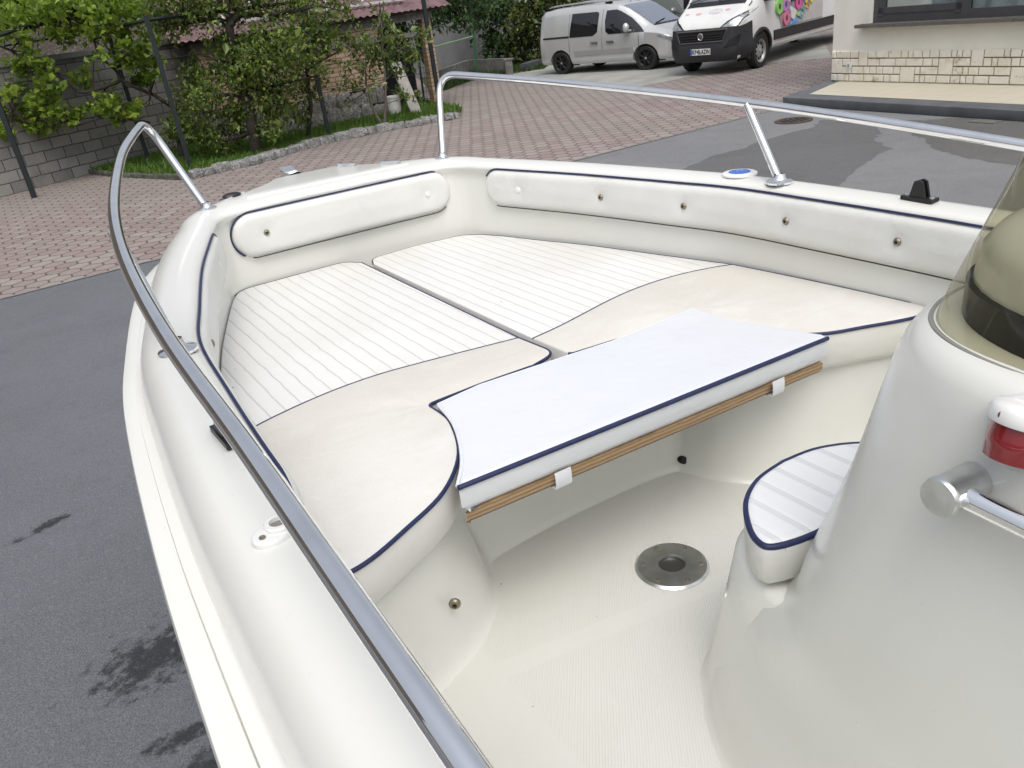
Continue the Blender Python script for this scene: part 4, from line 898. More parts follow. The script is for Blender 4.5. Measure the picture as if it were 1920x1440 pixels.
# ------------------------------------------------------------------ trees, vine, bushes
tree('fruit_tree', 'large fruit tree with dark forked trunk and dense leaves in the middle of the bed', (485, 288), .06,
     [([(485, 288), (473, 235), (458, 175), (445, 120), (433, 75), (430, 42)], .13, .085), ([(431, 48), (400, 36), (345, 44), (296, 46)], .06, .02), ([(431, 45), (448, 29), (500, 27), (560, 20)], .075, .03), ([(430, 42), (426, 5), (420, -40)], .06, .03),
      ([(460, 170), (520, 160), (600, 141)], .045, .015), ([(462, 180), (400, 178), (330, 192)], .045, .015), ([(478, 245), (430, 262), (390, 268)], .04, .015), ([(447, 120), (400, 110), (360, 95)], .035, .012), ([(560, 20), (600, 12), (640, 20)], .03, .01)],
     [(430, 90, 30), (480, 85, 35), (530, 80, 38), (460, 120, 36), (515, 120, 42), (420, 128, 30, .8), (378, 140, 24, .7), (350, 128, 18, .6), (350, 178, 26, .8), (385, 175, 26, .8), (400, 205, 26, .8), (350, 212, 22, .7), (455, 205, 30), (505, 170, 36), (520, 205, 32), (470, 160, 32), (510, 240, 24, .7), (440, 245, 28), (385, 245, 24), (415, 270, 16, .7),
      (330, 25, 36), (380, 18, 34), (300, 12, 28), (290, 50, 18, .7), (335, 62, 16, .7), (470, 8, 36, .7), (520, 22, 26, .6), (440, 12, 24, .6), (560, 10, 30, .7), (410, -25, 45), (500, -30, 40), (330, -30, 40)], 'pear', .088, 170, 11, 'fruit trees in the bed')
tree('fruit_tree', 'bushy fruit tree with thin trunk in front of the brick shed, around the third post', (575, 262), .06,
     [([(575, 262), (582, 200), (575, 140), (578, 70), (572, 10)], .055, .025), ([(578, 80), (610, 50), (640, 40)], .03, .01), ([(577, 130), (610, 110), (640, 95)], .03, .01), ([(580, 180), (560, 150), (545, 130)], .03, .01)],
     [(570, 60, 30, .8), (600, 75, 22), (560, 100, 32), (590, 120, 24, .9), (610, 65, 18, .8), (595, 25, 30, .7), (630, 18, 22, .6), (550, 150, 26, .9), (575, 175, 20, .7), (555, 210, 22, .7), (560, 235, 16, .6), (600, 160, 14, .6), (628, 80, 12, .7), (560, 30, 26, .6), (600, -20, 40)], 'pear', .085, 160, 12, 'fruit trees in the bed')
tree('fruit_tree', 'low bushy fruit tree with a short thick stump at the near end of the bed', (345, 300), .06, [([(345, 300), (340, 275), (336, 250)], .11, .08), ([(337, 256), (320, 235), (312, 220)], .04, .015), ([(338, 256), (365, 245), (395, 262)], .04, .015)],
     [(325, 232, 22), (350, 240, 22), (375, 258, 20), (395, 268, 16), (335, 250, 18), (318, 255, 12)], 'pear', .085, 150, 13, 'fruit trees in the bed')
tree('sapling', 'slender young tree with two thin grey stems and reddish green leaves beside the plank', (719, 236), .06,
     [([(719, 236), (700, 205), (688, 165), (683, 125), (660, 95)], .035, .012), ([(721, 236), (723, 195), (722, 150), (719, 100), (716, 40)], .04, .012), ([(720, 110), (755, 90), (780, 70)], .02, .008), ([(722, 195), (755, 185), (775, 182)], .015, .006)],
     [(718, 20, 11), (717, 45, 15), (715, 75, 20), (690, 70, 18), (745, 70, 20), (765, 95, 22), (785, 65, 14), (730, 105, 22), (695, 105, 20), (660, 95, 16), (645, 75, 14), (775, 112, 16), (655, 125, 15, .8), (695, 135, 18, .7), (745, 135, 16, .8), (665, 155, 14, .7), (700, 165, 13, .6), (760, 180, 11), (778, 184, 8), (735, 170, 10, .6), (640, 160, 10, .6), (645, 195, 10, .5)], 'sapling', .095, 120, 14, bark=PALEBARK, depth=.35)
tree('walnut_tree', 'dark leaning trunk with large deep green leaves behind the wire gate', (812, 172), .0,
     [([(812, 172), (806, 140), (798, 105), (788, 78), (793, 55)], .14, .07), ([(793, 60), (815, 45), (850, 20)], .06, .02), ([(790, 70), (780, 40), (790, 0)], .06, .02)],
     [(815, 20, 22), (840, 22, 24), (865, 18, 24), (890, 28, 22), (830, 38, 14), (860, 38, 14), (885, 48, 12), (800, 15, 16), (900, 10, 22), (860, -10, 30), (810, -10, 30), (775, 60, 12), (780, 90, 12, .6)], 'dark', .17, 120, 15, long=2.2)
tree('laurel_bush', 'tall dark green bush against the rendered wall right of the green pole', (925, 128), .0, [([(925, 128), (922, 90), (918, 40)], .05, .02), ([(926, 128), (940, 80), (950, 30)], .05, .02)],
     [(905, 25, 28), (930, 20, 30), (915, 60, 24, .8), (945, 55, 28), (930, 88, 24, .8), (955, 95, 26), (910, 95, 14, .5), (950, 15, 30), (900, 0, 25), (975, 90, 20)], 'dark', .16, 130, 16, cat='bush')
tree('tall_hedge_bush', 'large bush with yellowish young leaves directly behind the silver van', (1000, 122), .0, [([(1000, 122), (995, 80), (990, 30)], .05, .02), ([(1003, 122), (1015, 80), (1020, 30)], .05, .02)],
     [(975, 35, 30), (1000, 20, 34), (1025, 12, 34), (985, 65, 30), (1012, 55, 32), (1035, 55, 26), (1000, 92, 28), (1030, 95, 26), (970, 85, 22), (1060, 5, 30), (1095, 0, 28), (1000, -10, 40), (1060, -20, 40)], 'hedge', .15, 150, 17, cat='bush')
# grape vine over the pergola
vb = at(330, 262, .06)
tree('grape_vine', 'bright green grape vine climbing over the pergola in front of the block wall', (340, 300), .06,
     [([(340, 300), (335, 240), (328, 206), (300, 186), (282, 175), (245, 160), (228, 150)], .05, .035), ([(228, 150), (200, 162), (175, 169), (148, 172), (120, 148), (95, 131), (60, 132)], .038, .025), ([(60, 132), (45, 115), (20, 95), (-20, 80)], .03, .02),
      ([(228, 152), (215, 130), (190, 108), (175, 75), (160, 52), (130, 32), (105, 32), (60, 52), (0, 52)], .03, .02), ([(105, 32), (140, 20), (210, -5)], .02, .015), ([(282, 230), (240, 224), (190, 222), (145, 236)], .025, .012), ([(60, 135), (70, 170), (85, 205), (115, 230)], .018, .01), ([(175, 168), (175, 130), (178, 100)], .012, .008), ([(0, 195), (25, 210), (55, 228)], .012, .008)],
     [(8, 15, 18), (35, 8, 22), (65, 10, 20), (20, 38, 16), (50, 35, 16), (90, 12, 20), (85, 28, 14), (125, 12, 24), (150, 5, 20), (160, 22, 16), (185, 12, 22), (210, 28, 14), (225, 10, 18), (255, 12, 18), (250, 35, 14), (15, 65, 10), (48, 78, 10), (60, 95, 13), (92, 52, 10), (110, 60, 11), (132, 48, 12), (128, 68, 12), (160, 42, 10), (30, 118, 10), (42, 136, 10), (75, 122, 9), (100, 125, 8),
      (155, 145, 9), (152, 162, 7), (178, 108, 9), (92, 150, 10), (85, 172, 13), (68, 190, 13), (100, 172, 10), (75, 208, 12), (95, 208, 12), (115, 215, 11), (130, 222, 10), (145, 210, 8), (50, 200, 8), (12, 172, 10), (5, 208, 10), (20, 180, 8), (5, 245, 9), (15, 250, 7), (185, 188, 10), (205, 195, 11), (215, 180, 9), (235, 208, 12), (250, 215, 8), (240, 80, 12), (238, 118, 13), (262, 92, 13), (270, 118, 12), (268, 140, 12), (255, 150, 9), (290, 110, 10), (285, 140, 8), (60, 240, 8), (600, 72, 18), (35, 160, 8),  (40, 225, 9), (85, 240, 9), (185, 60, 12), (210, 75, 10), (200, 210, 10), (160, 205, 8), (262, 200, 9), (220, 232, 7), (195, 45, 14), (285, 75, 12), (230, 60, 12)],
     'vine', .112, 215, 18, cat='vine', depth=.5, long=1.15)
# ------------------------------------------------------------------ house with stone plinth and step
HC = Vector((6.99, 16.23, 0)); hd = Vector((.43, -.903, 0)); HM = frame_of(HC, HC + hd)
house = empty('house', HM, 'cream rendered house with a grey framed window above a stone clad plinth', 'house')
PLZ, SILL, W0, W1, WT = .70, 1.16, .80, 6.2, 2.95
plaster = plain('cream_render', (.85, .83, .75), .9, var=.04, scale=1.5, bump=.35, bscale=70)
m = MB()
for (x0, x1, z0, z1) in ((0, W0, PLZ - .02, 6), (W1, 12, PLZ - .02, 6), (W0, W1, PLZ - .02, SILL - .02), (W0, W1, WT, 6)): m.box(((x0 + x1) / 2, .16, (z0 + z1) / 2), (x1 - x0, .32, z1 - z0))
m.box((.16, 3.3, 3), (.32, 5.96, 6)); m.build('wall', plaster, house, 30)
m = MB(); m.box((3.5, 2.2, 2), (5.8, .05, 3.2)); m.box((3.5, 1.2, 1.0), (5.8, 2, .05)); m.build('room_wall', plain('dim_room', (.16, .17, .19), .9), house, 0)
m = MB(); m.box(((W0 + W1) / 2 - .02, -.02, SILL - .035), (W1 - W0 + .28, .36, .055)); m.build('window_sill', rubble_mat('speckled_sill', (.18, .165, .15), (.22, .205, .19), 40), house, 30)
FRM = plain('grey_frame', (.075, .075, .08), .45, var=.05); m = MB(); fy = .14
m.box(((W0 + W1) / 2, fy, SILL + .065), (W1 - W0, .10, .14)); m.box((W0 + .06, fy, (SILL + WT) / 2), (.12, .102, WT - SILL)); m.box((2.56, fy, (SILL + WT) / 2), (.13, .098, WT - SILL - .02)); m.box((W1 - .06, fy, (SILL + WT) / 2), (.12, .102, WT - SILL))
win = m.build('window', FRM, house, 30)
m = MB(); sash = [(W0 + .12, 2.495)]
for x0, x1 in sash:
    m.box(((x0 + x1) / 2, fy - .005, SILL + .185), (x1 - x0, .11, .10)); m.box((x0 + .045, fy - .006, 2.1), (.09, .108, 1.7)); m.box((x1 - .045, fy - .006, 2.1), (.09, .108, 1.7))
m.build('sash', FRM, win, 30)
m = MB(); m.box((1.7, fy + .02, 2.1), (1.5, .012, 1.7)); m.box((4.3, fy + .02, 2.1), (3.4, .012, 1.7)); m.build('pane', tint_mat('window_glass', (.8, .84, .86), 2.2), win, 0)
m = MB(); rows = [[(x, .42 + .05 * math.sin(x * 17 + .6 * math.sin(x * 5)), z) for x in np.linspace(1.75, 6.0, 260)] for z in (1.25, 2.9)]; m.grid(rows); m.build('curtain', plain('grey_white_curtain', (.80, .82, .80), .9, var=.05), win, 80)
# ashlar plinth stones
g = random.Random(4); m = MB(); xs_end = 8.0; rows_n = 4; rh = (PLZ - .152) / rows_n; grid_used = set(); boxes = []
blocked = {r: [] for r in range(rows_n)}
big = [(.0, 1, 2, .26), (.62, 2, 2, .20), (1.52, 0, 2, .30), (2.26, 1, 2, .27), (2.83, 2, 2, .22), (3.52, 0, 2, .30), (4.4, 1, 2, .28), (5.2, 2, 2, .25), (6.1, 0, 2, .3), (7, 1, 2, .3)]
for x, r, k, w in big:
    boxes.append((x, x + w, r, r + k)); [blocked[q].append((x, x + w)) for q in range(r, r + k)]
for r in range(rows_n):
    x = 0
    while x < xs_end:
        hit = [b for b in blocked[r] if b[0] <= x + .02 < b[1]]
        if hit: x = hit[0][1]; continue
        w = g.choice((.10, .14, .18, .22, .26, .33)); nxt = min([b[0] for b in blocked[r] if b[0] > x + .02] + [xs_end])
        if nxt - (x + w) < .09: w = nxt - x
        boxes.append((x, x + w, r, r + 1)); x += w
for x0, x1, r0, r1 in boxes:
    a = .0075; z0 = .152 + r0 * rh + a; z1 = .152 + r1 * rh - a; rr_ = []
    for inset_, y in ((0, 0), (.004, -.016), (.014, -.022 - g.uniform(0, .012))):
        rr_.append([(x0 + a + inset_, y, z0 + inset_), (x1 - a - inset_, y, z0 + inset_), (x1 - a - inset_, y, z1 - inset_), (x0 + a + inset_, y, z1 - inset_)])
    m.grid(rr_, False, True); m.add(rr_[-1], [[0, 1, 2, 3]])
gm = G('cut_limestone'); v = gm.co(); wn = gm.n('ShaderNodeTexVoronoi'); gm.put(wn.inputs['Vector'], gm.vm('MULTIPLY', v, (1, 0, 1))); wn.inputs['Scale'].default_value = 6
c_ = gm.mix(gm.xyz(wn.outputs['Color'])[0], (.78, .73, .61), (.85, .82, .74)); oc = gm.math('MULTIPLY', gm.ss(gm.noise(v, 3.2, 5, .7), .55, .72), .8); c_ = gm.mix(oc, c_, (.42, .24, .11))
lime = gm.pbr(c_, .85, 0, gm.bump(gm.noise(v, 18, 5), .6, .02))
pl = m.build('plinth_stones', lime, house, 30)
m = MB(); m.box((xs_end / 2, .15, PLZ / 2 - .01), (xs_end, .30, PLZ - .05)); m.build('mortar', plain('grey_mortar', (.17, .16, .125), .95), house, 0)
m = MB(); m.box((.44, -.045, .45), (.10, .04, .11)); ou = m.build('outlet', MT['white_plastic'], house, 30)
m = MB(); m.box((.44, -.067, .44), (.04, .004, .05)); m.build('outlet_cover', plain('grey_plastic', (.3, .3, .3), .5), ou, 0)
step = empty('house_step', HM, 'raised step with cream tiles and a dark grey stone border along the house', 'step')
m = MB(); out_ = [(-.10, .02), (.45, -1.745), (9, -2.05), (9, .02)]; slab(m, out_, .002, .150, .012, 3); m.build('border', plain('dark_granite_border', (.115, .12, .13), .5, var=.18, scale=3), step, 40)
gt = G('cream_tiles'); v = gt.co(); x, y, z = gt.xyz(v); f1 = gt.math('ABSOLUTE', gt.math('SUBTRACT', gt.math('FRACT', gt.math('DIVIDE', x, .36)), .5)); f2 = gt.math('ABSOLUTE', gt.math('SUBTRACT', gt.math('FRACT', gt.math('DIVIDE', y, .36)), .5))
jn = gt.ss(gt.math('MAXIMUM', f1, f2), .485, .495); ct = gt.mix(gt.math('MULTIPLY', jn, .7), gt.mix(gt.noise(v, 3, 4), (.62, .58, .46), (.55, .51, .40)), (.28, .25, .19)); tiles = gt.pbr(ct, .38)
m = MB(); m.add([(.20, .0, .154), (.74, -1.39, .154), (9, -1.65, .154), (9, .0, .154)], [[0, 3, 2, 1]]); m.build('tile_field', tiles, step, 0, fix=False)

# ------------------------------------------------------------------ vehicles
class Body:
    """lofted vehicle body; stations (x, half width, roof half width, top z, belt z, sill z), x forward"""
    def __init__(s, st, n=70):
        s.x = np.array([q[0] for q in st]); s.a = np.array([q[1:] for q in st]); s.X = np.unique(np.concatenate([np.linspace(s.x[0], s.x[-1], n), s.x]))
    def par(s, x): return [float(np.interp(x, s.x, s.a[:, i])) for i in range(5)]
    def sec(s, x):
        w, wt, zt, zb, zs = s.par(x); zb = min(zb, zt - .06); pts = [(w * .55, zs), (w * .93, zs), (w * .985, zs + .06), (w, zs + .2 * (zb - zs)), (w * 1.0, zs + .55 * (zb - zs)), (w * .995, zb)]
        e = zt - zb
        for t in (.2, .4, .6, .8): pts.append((w * .99 + (wt - w * .99) * t ** 1.3, zb + e * .93 * t))
        pts += [(wt * .985, zb + e * .955), (wt * .95, zb + e * .98), (wt * .85, zb + e * .992), (wt * .6, zb + e * .998), (wt * .3, zt), (0, zt)]
        return pts
    def mesh(s):
        m = MB(); rows = []
        for x in s.X:
            p = s.sec(x); rows.append([(x, -y, z) for y, z in p] + [(x, y, z) for y, z in p[-2::-1]])
        m.grid(rows, False, True); m.add(rows[0], [list(range(len(rows[0])))]); m.add(rows[-1], [list(range(len(rows[0])))]); return m
    def yside(s, x, z):
        p = s.sec(x); zz = [q[1] for q in p[1:11]]; yy = [q[0] for q in p[1:11]]; return float(np.interp(z, zz, yy))
    def ztop(s, x, y):
        p = s.sec(x)[::-1]; return float(np.interp(abs(y), [q[0] for q in p[:8]], [q[1] for q in p[:8]]))
    def side(s, poly, sgn, off=.010, nsub=6):
        """patch of the side following the skin; poly (x, z)"""
        P = []
        for i, a in enumerate(poly):
            b = poly[(i + 1) % len(poly)]
            for k in range(nsub): t = k / nsub; P.append((a[0] * (1 - t) + b[0] * t, a[1] * (1 - t) + b[1] * t))
        cx, cz = sum(p[0] for p in P) / len(P), sum(p[1] for p in P) / len(P); m = MB(); rows = []
        for f, o2 in ((1, -.02), (1, off), (.66, off), (.33, off)):
            rows.append([(cx + (x - cx) * f, sgn * (s.yside(cx + (x - cx) * f, cz + (z - cz) * f) + o2), cz + (z - cz) * f) for x, z in P])
        m.grid(rows, False, True); c = (cx, sgn * (s.yside(cx, cz) + off), cz); n = len(P); m.add(rows[-1] + [c], [[i, (i + 1) % n, n] for i in range(n)]); return m
    def top(s, x0, x1, y0, y1, off=.010, n=10, taper=1.0):
        """patch of the top between stations; half widths y0 at x0, y1 at x1"""
        m = MB(); rows = []
        for i in range(n + 1):
            t = i / n; x = x0 + (x1 - x0) * t; w = y0 + (y1 - y0) * t; rows.append([(x, w * k / 6, s.ztop(x, w * k / 6) + off) for k in range(-6, 7)])
        m.grid(rows); return m
    def front(s, y, z):
        """x of the nose skin at (y, z)"""
        lo, hi = s.x[-1] - 1.6, s.x[-1]
        for _ in range(40):
            mid = (lo + hi) / 2; w = s.yside(mid, z) if s.par(mid)[2] > z else 0
            if w > abs(y): lo = mid
            else: hi = mid
        return lo
    def nose(s, poly, off=.012, nsub=5, thick=.03):
        """patch of the nose; poly (y, z)"""
        P = []
        for i, a in enumerate(poly):
            b = poly[(i + 1) % len(poly)]
            for k in range(nsub): t = k / nsub; P.append((a[0] * (1 - t) + b[0] * t, a[1] * (1 - t) + b[1] * t))
        cy, cz = sum(p[0] for p in P) / len(P), sum(p[1] for p in P) / len(P); m = MB(); rows = []
        for f, o2 in ((1, off - thick), (1, off), (.66, off), (.33, off)):
            rows.append([(s.front(cy + (y - cy) * f, cz + (z - cz) * f) + o2, cy + (y - cy) * f, cz + (z - cz) * f) for y, z in P])
        m.grid(rows, False, True); n = len(P); m.add(rows[-1] + [(s.front(cy, cz) + off, cy, cz)], [[i, (i + 1) % n, n] for i in range(n)]); return m
def carve(o, arches):
    """cut the wheel arches out of the body mesh"""
    for x, z, r, y0, y1 in arches:
        m = MB(); m.cyl((x, y0, z), (x, y1, z), r, n=32); c = m.build('cutter', MT['darkhole'], None, 0); c.parent = o.parent
        c.matrix_parent_inverse = Matrix(); md = o.modifiers.new('b', 'BOOLEAN'); md.operation = 'DIFFERENCE'; md.object = c; md.solver = 'EXACT'
        bpy.context.view_layer.update(); dg = bpy.context.evaluated_depsgraph_get(); me = bpy.data.meshes.new_from_object(o.evaluated_get(dg)); o.modifiers.clear(); o.data = me; bpy.data.objects.remove(c)
    o.data.polygons.foreach_set('use_smooth', [True] * len(o.data.polygons)); o.data.set_sharp_from_angle(angle=R(35))
def wheel(par, x, y, z, r, w, sgn, rim, style):
    m = MB(); m.lathe((x, y, z), (0, sgn, 0), [(r * .62, -w / 2), (r * .92, -w / 2), (r, -w * .36), (r, w * .36), (r * .93, w / 2), (r * .68, w / 2 - .008), (r * .66, w * .3)], 36); t = m.build('wheel', MT['rubber'], par, 40)
    m = MB(); m.lathe((x, y, z), (0, sgn, 0), [(r * .67, w / 2 - .012), (r * .60, w / 2 - .03), (r * .56, w * .18), (r * .2, w * .34), (0.01, w * .36)], 36); ri = m.build('rim', rim, t, 40)
    m = MB(); k = 7 if style == 'spoke' else 9
    for i in range(k):
        a = 2 * math.pi * i / k; c = Vector((math.cos(a), 0, math.sin(a)))
        if style == 'spoke': m.tube([Vector((x, y + sgn * w * .42, z)) + c * r * .12, Vector((x, y + sgn * (w / 2 - .02), z)) + c * r * .6], .022, 6)
        else: m.cyl(Vector((x, y + sgn * w * .20, z)) + c * r * .43, Vector((x, y + sgn * (w * .29), z)) + c * r * .43, r * .085, n=10)
    m.build('rim_spokes' if style == 'spoke' else 'rim_holes', rim if style == 'spoke' else MT['darkhole'], t, 40)
    m = MB(); m.lathe((x, y + sgn * w * .36, z), (0, sgn, 0), [(r * .11, 0), (r * .11, .02), (r * .085, .025), (0.005, .022)], 16); m.build('hub', MT['satin'], t, 40)
def carpaint(name, c, metal=.0, rough=.3): return plain(name, c, rough, metal, .03, 3, 0, 80, .6)
GLASSD = plain('dark_car_glass', (.010, .011, .013), .05, spec=.9); TRIM = plain('grey_bumper_plastic', (.028, .029, .032), .55, var=.12, scale=8); LAMP = plain('headlamp_glass', (.36, .38, .38), .12, .5, .45, 18, coat=1.0)
def prt(m, name, mat, par, sm=40): return m.build(name, mat, par, sm)
# --- silver van
sP, sQ = at(1053, 140), at(1210, 132); sd = (sQ - sP).normalized(); sl = Vector((-sd.y, sd.x, 0)); sc = (sQ - sP).length / 2.73
VM = Matrix.Translation(sP - sd * .76 * sc + sl * .90 * sc) @ Matrix.Rotation(math.atan2(sd.y, sd.x), 4, 'Z') @ Matrix.Scale(sc, 4) @ Matrix.Diagonal((1, 1, .905, 1))
van = empty('silver_van', VM, 'silver compact van with black wheels and roof rails parked on the concrete by the hedge', 'van')
bd = Body([(0, .70, .55, 1.00, .80, .36), (.02, .80, .62, 1.50, .86, .33), (.06, .85, .66, 1.66, .9, .30), (.2, .88, .69, 1.755, .95, .28), (.6, .90, .705, 1.80, .97, .27), (1.6, .905, .71, 1.81, .98, .26), (2.3, .905, .70, 1.79, .985, .26), (2.65, .905, .685, 1.73, .985, .26), (2.9, .905, .66, 1.62, .985, .26), (3.2, .903, .655, 1.42, .985, .26), (3.5, .90, .66, 1.20, .975, .26), (3.62, .895, .68, 1.125, .965, .26), (3.9, .88, .66, 1.03, .93, .26), (4.1, .84, .58, .94, .86, .25), (4.25, .74, .45, .85, .78, .24), (4.34, .56, .34, .75, .68, .24), (4.38, .36, .22, .64, .58, .26)])
SILVER = carpaint('silver_paint', (.60, .605, .60), .42, .27)
body = prt(bd.mesh(), 'body', SILVER, van, 35); carve(body, [(.78, .31, .375, -1.1, -.55), (3.51, .31, .375, -1.1, -.55), (.78, .31, .375, .55, 1.1), (3.51, .31, .375, .55, 1.1)])
m = MB()
for x in (.78, 3.51):
    for sg in (-1, 1): m = MB(); m.box((x, sg * .56, .45), (.72, .03, .5)); m.build('arch_lining', MT['darkhole'], body, 0)
for x in (.78, 3.51):
    for sg in (-1, 1): wheel(van, x, sg * .80, .315, .315, .20, sg, MT['black_plastic'], 'spoke')
for sg in (-1, 1):
    q = prt(bd.side(fl([(1.15, .995), (2.02, 1.0), (2.10, 1.07), (2.10, 1.60), (1.17, 1.62)], [0, 0, .0, 0, 0]) if 0 else [(1.14, 1.0), (1.92, 1.0), (2.06, 1.09), (2.08, 1.56), (2.03, 1.605), (1.20, 1.62)], sg), 'side_window', GLASSD, van)
    dr = prt(bd.side([(2.42, 1.01), (3.50, .995), (3.36, 1.12), (3.05, 1.37), (2.72, 1.565), (2.60, 1.61), (2.32, 1.61), (2.29, 1.35), (2.33, 1.08)], sg), 'front_window', GLASSD, van)
    prt(bd.side([(.20, 1.0), (1.12, 1.0), (1.12, 1.045), (.20, 1.045)], sg), 'slide_track', MT['black_plastic'], van)
    st = prt(bd.side([(1.30, .50), (3.22, .50), (3.16, .62), (1.27, .62)], sg, .022), 'door_moulding', carpaint('silver_moulding', (.47, .475, .47), .5, .35), van)
    for xs in (1.85, 2.36):
        m = bd.side([(xs, .80), (xs + .23, .80), (xs + .23, .835), (xs, .835)], sg, .035, 3); prt(m, 'door_handle', MT['satin'], van)
    for x, z0, z1 in ((1.11, .35, 1.62), (2.20, .30, 1.64), (3.33, .32, .99)): prt(bd.side([(x - .006, z0), (x + .006, z0), (x + .006, z1), (x - .006, z1)], sg, .003, 3), 'door_seam', MT['darkhole'], van)
    mi = MB(); y = bd.yside(3.05, 1.08); mi.sphere((3.04, sg * (y + .13), 1.14), .11, 14, sc=(.75, .75, 1.1)); mi.box((3.08, sg * (y + .04), 1.06), (.08, .14, .05)); prt(mi, 'door_mirror', carpaint('mirror_silver', (.6, .6, .6), .4, .3), van)
    m = MB(); rr = [(x, sg * (bd.par(x)[1] - .06), bd.ztop(x, bd.par(x)[1] - .06) + h_) for x, h_ in ((.30, .01), (.36, .06), (.6, .075), (1.6, .08), (2.1, .07), (2.30, .05), (2.42, .005))]; m.tube(catmull(rr, 5), .022, 8); prt(m, 'roof_rail', MT['satin'], van)
    for x, h_ in ((.36, .03), (2.32, .03)): m = MB(); m.box((x, sg * (bd.par(x)[1] - .06), bd.ztop(x, bd.par(x)[1] - .06) + h_), (.2, .05, .06)); prt(m, 'rail_foot', MT['black_plastic'], van)
    prt(bd.side([(3.86, .87), (4.18, .72), (4.25, .74), (4.20, .82), (4.02, .90)], sg, .012, 4), 'headlight', LAMP, van)
    prt(bd.nose([(sg * .36, .74), (sg * .50, .66), (sg * .80, .70), (sg * .835, .86), (sg * .62, .84), (sg * .44, .80)], .014), 'headlight', LAMP, van)
    f = prt(bd.nose([(sg * .46, .30), (sg * .72, .30), (sg * .76, .42), (sg * .60, .48), (sg * .48, .44)], .012), 'fog_light', MT['satin'], van)
    m = MB(); m.lathe((bd.front(.58, .39) - .005, sg * .58, .385), (1, sg * .4, 0), [(.06, .0), (.06, .03), (.045, .035), (0, .02)], 16); m.build('lens', LAMP, f)
    prt(bd.side([(.005, .72), (.05, .72), (.07, 1.2), (.03, 1.2)], sg, .012, 3), 'tail_light', MT['red_lens'], van)
prt(bd.top(2.74, 3.60, .60, .60, .010), 'windscreen', plain('sky_tint_glass', (.24, .27, .33), .03, .45, spec=1.0, coat=1.0), van)  # bluish base colour holds a painted sky reflection
m = bd.top(3.60, 3.66, .62, .62, .014, 2); prt(m, 'wiper_cowl', MT['black_plastic'], van)
m = MB(); m.tube([(3.60, -.5, bd.ztop(3.6, .5) + .03), (3.50, .05, bd.ztop(3.5, .05) + .03)], .012, 5); prt(m, 'wiper', MT['black_plastic'], van)
prt(bd.nose([(-.34, .40), (.34, .40), (.30, .56), (-.30, .56)], .010), 'grille', MT['black_plastic'], van)
m = MB(); m.tube([(2.55, 0, bd.ztop(2.55, 0)), (2.42, 0, bd.ztop(2.42, 0) + .16)], .008, 5); prt(m, 'aerial', MT['black_plastic'], van)

# --- white delivery van
wd = Vector((-.717, -.697, 0)).normalized(); wl = Vector((-wd.y, wd.x, 0)); ws_ = 1.15; wP = at(1425, 127)
WM = Matrix.Translation(wP + wd * .95 * ws_ - wl * .88 * ws_) @ Matrix.Rotation(math.atan2(wd.y, wd.x), 4, 'Z') @ Matrix.Scale(ws_, 4) @ Matrix.Diagonal((1, .90, 1, 1)) @ Matrix.Translation((-5.6, 0, 0))
wv = empty('white_van', WM, 'white delivery van with dark bumper and colourful picture on its side beside the house', 'van')
wb = Body([(-1.7, 1.02, .90, 2.45, 1.3, .38), (-1.6, 1.025, .92, 2.5, 1.3, .36), (3.6, 1.025, .92, 2.52, 1.3, .36), (3.9, 1.025, .91, 2.46, 1.3, .36), (4.2, 1.02, .88, 2.22, 1.28, .34), (4.55, 1.02, .86, 1.80, 1.22, .33), (4.85, 1.015, .85, 1.44, 1.16, .33), (5.05, 1.0, .84, 1.32, 1.12, .32), (5.3, .965, .80, 1.20, 1.05, .30), (5.45, .90, .73, 1.10, .98, .29), (5.54, .80, .62, 1.02, .90, .29), (5.585, .62, .45, .95, .84, .30), (5.60, .42, .3, .90, .80, .32)])
WHITE = carpaint('white_paint', (.74, .74, .72), 0, .35); body = prt(wb.mesh(), 'body', WHITE, wv, 35); carve(body, [(4.65, .36, .43, -1.3, -.6), (4.65, .36, .43, .6, 1.3), (-.6, .36, .43, -1.3, -.6), (-.6, .36, .43, .6, 1.3)])
m = MB()
for x in (4.65, -.6):
    for sg in (-1, 1): m = MB(); m.box((x, sg * .62, .5), (.82, .03, .6)); m.build('arch_lining', MT['darkhole'], body, 0)
SRIM = plain('steel_rim', (.42, .42, .41), .45, .6, .15, 20)
for x in (4.65, -.6):
    for sg in (-1, 1): wheel(wv, x, sg * .89, .355, .355, .24, sg, SRIM, 'holes')
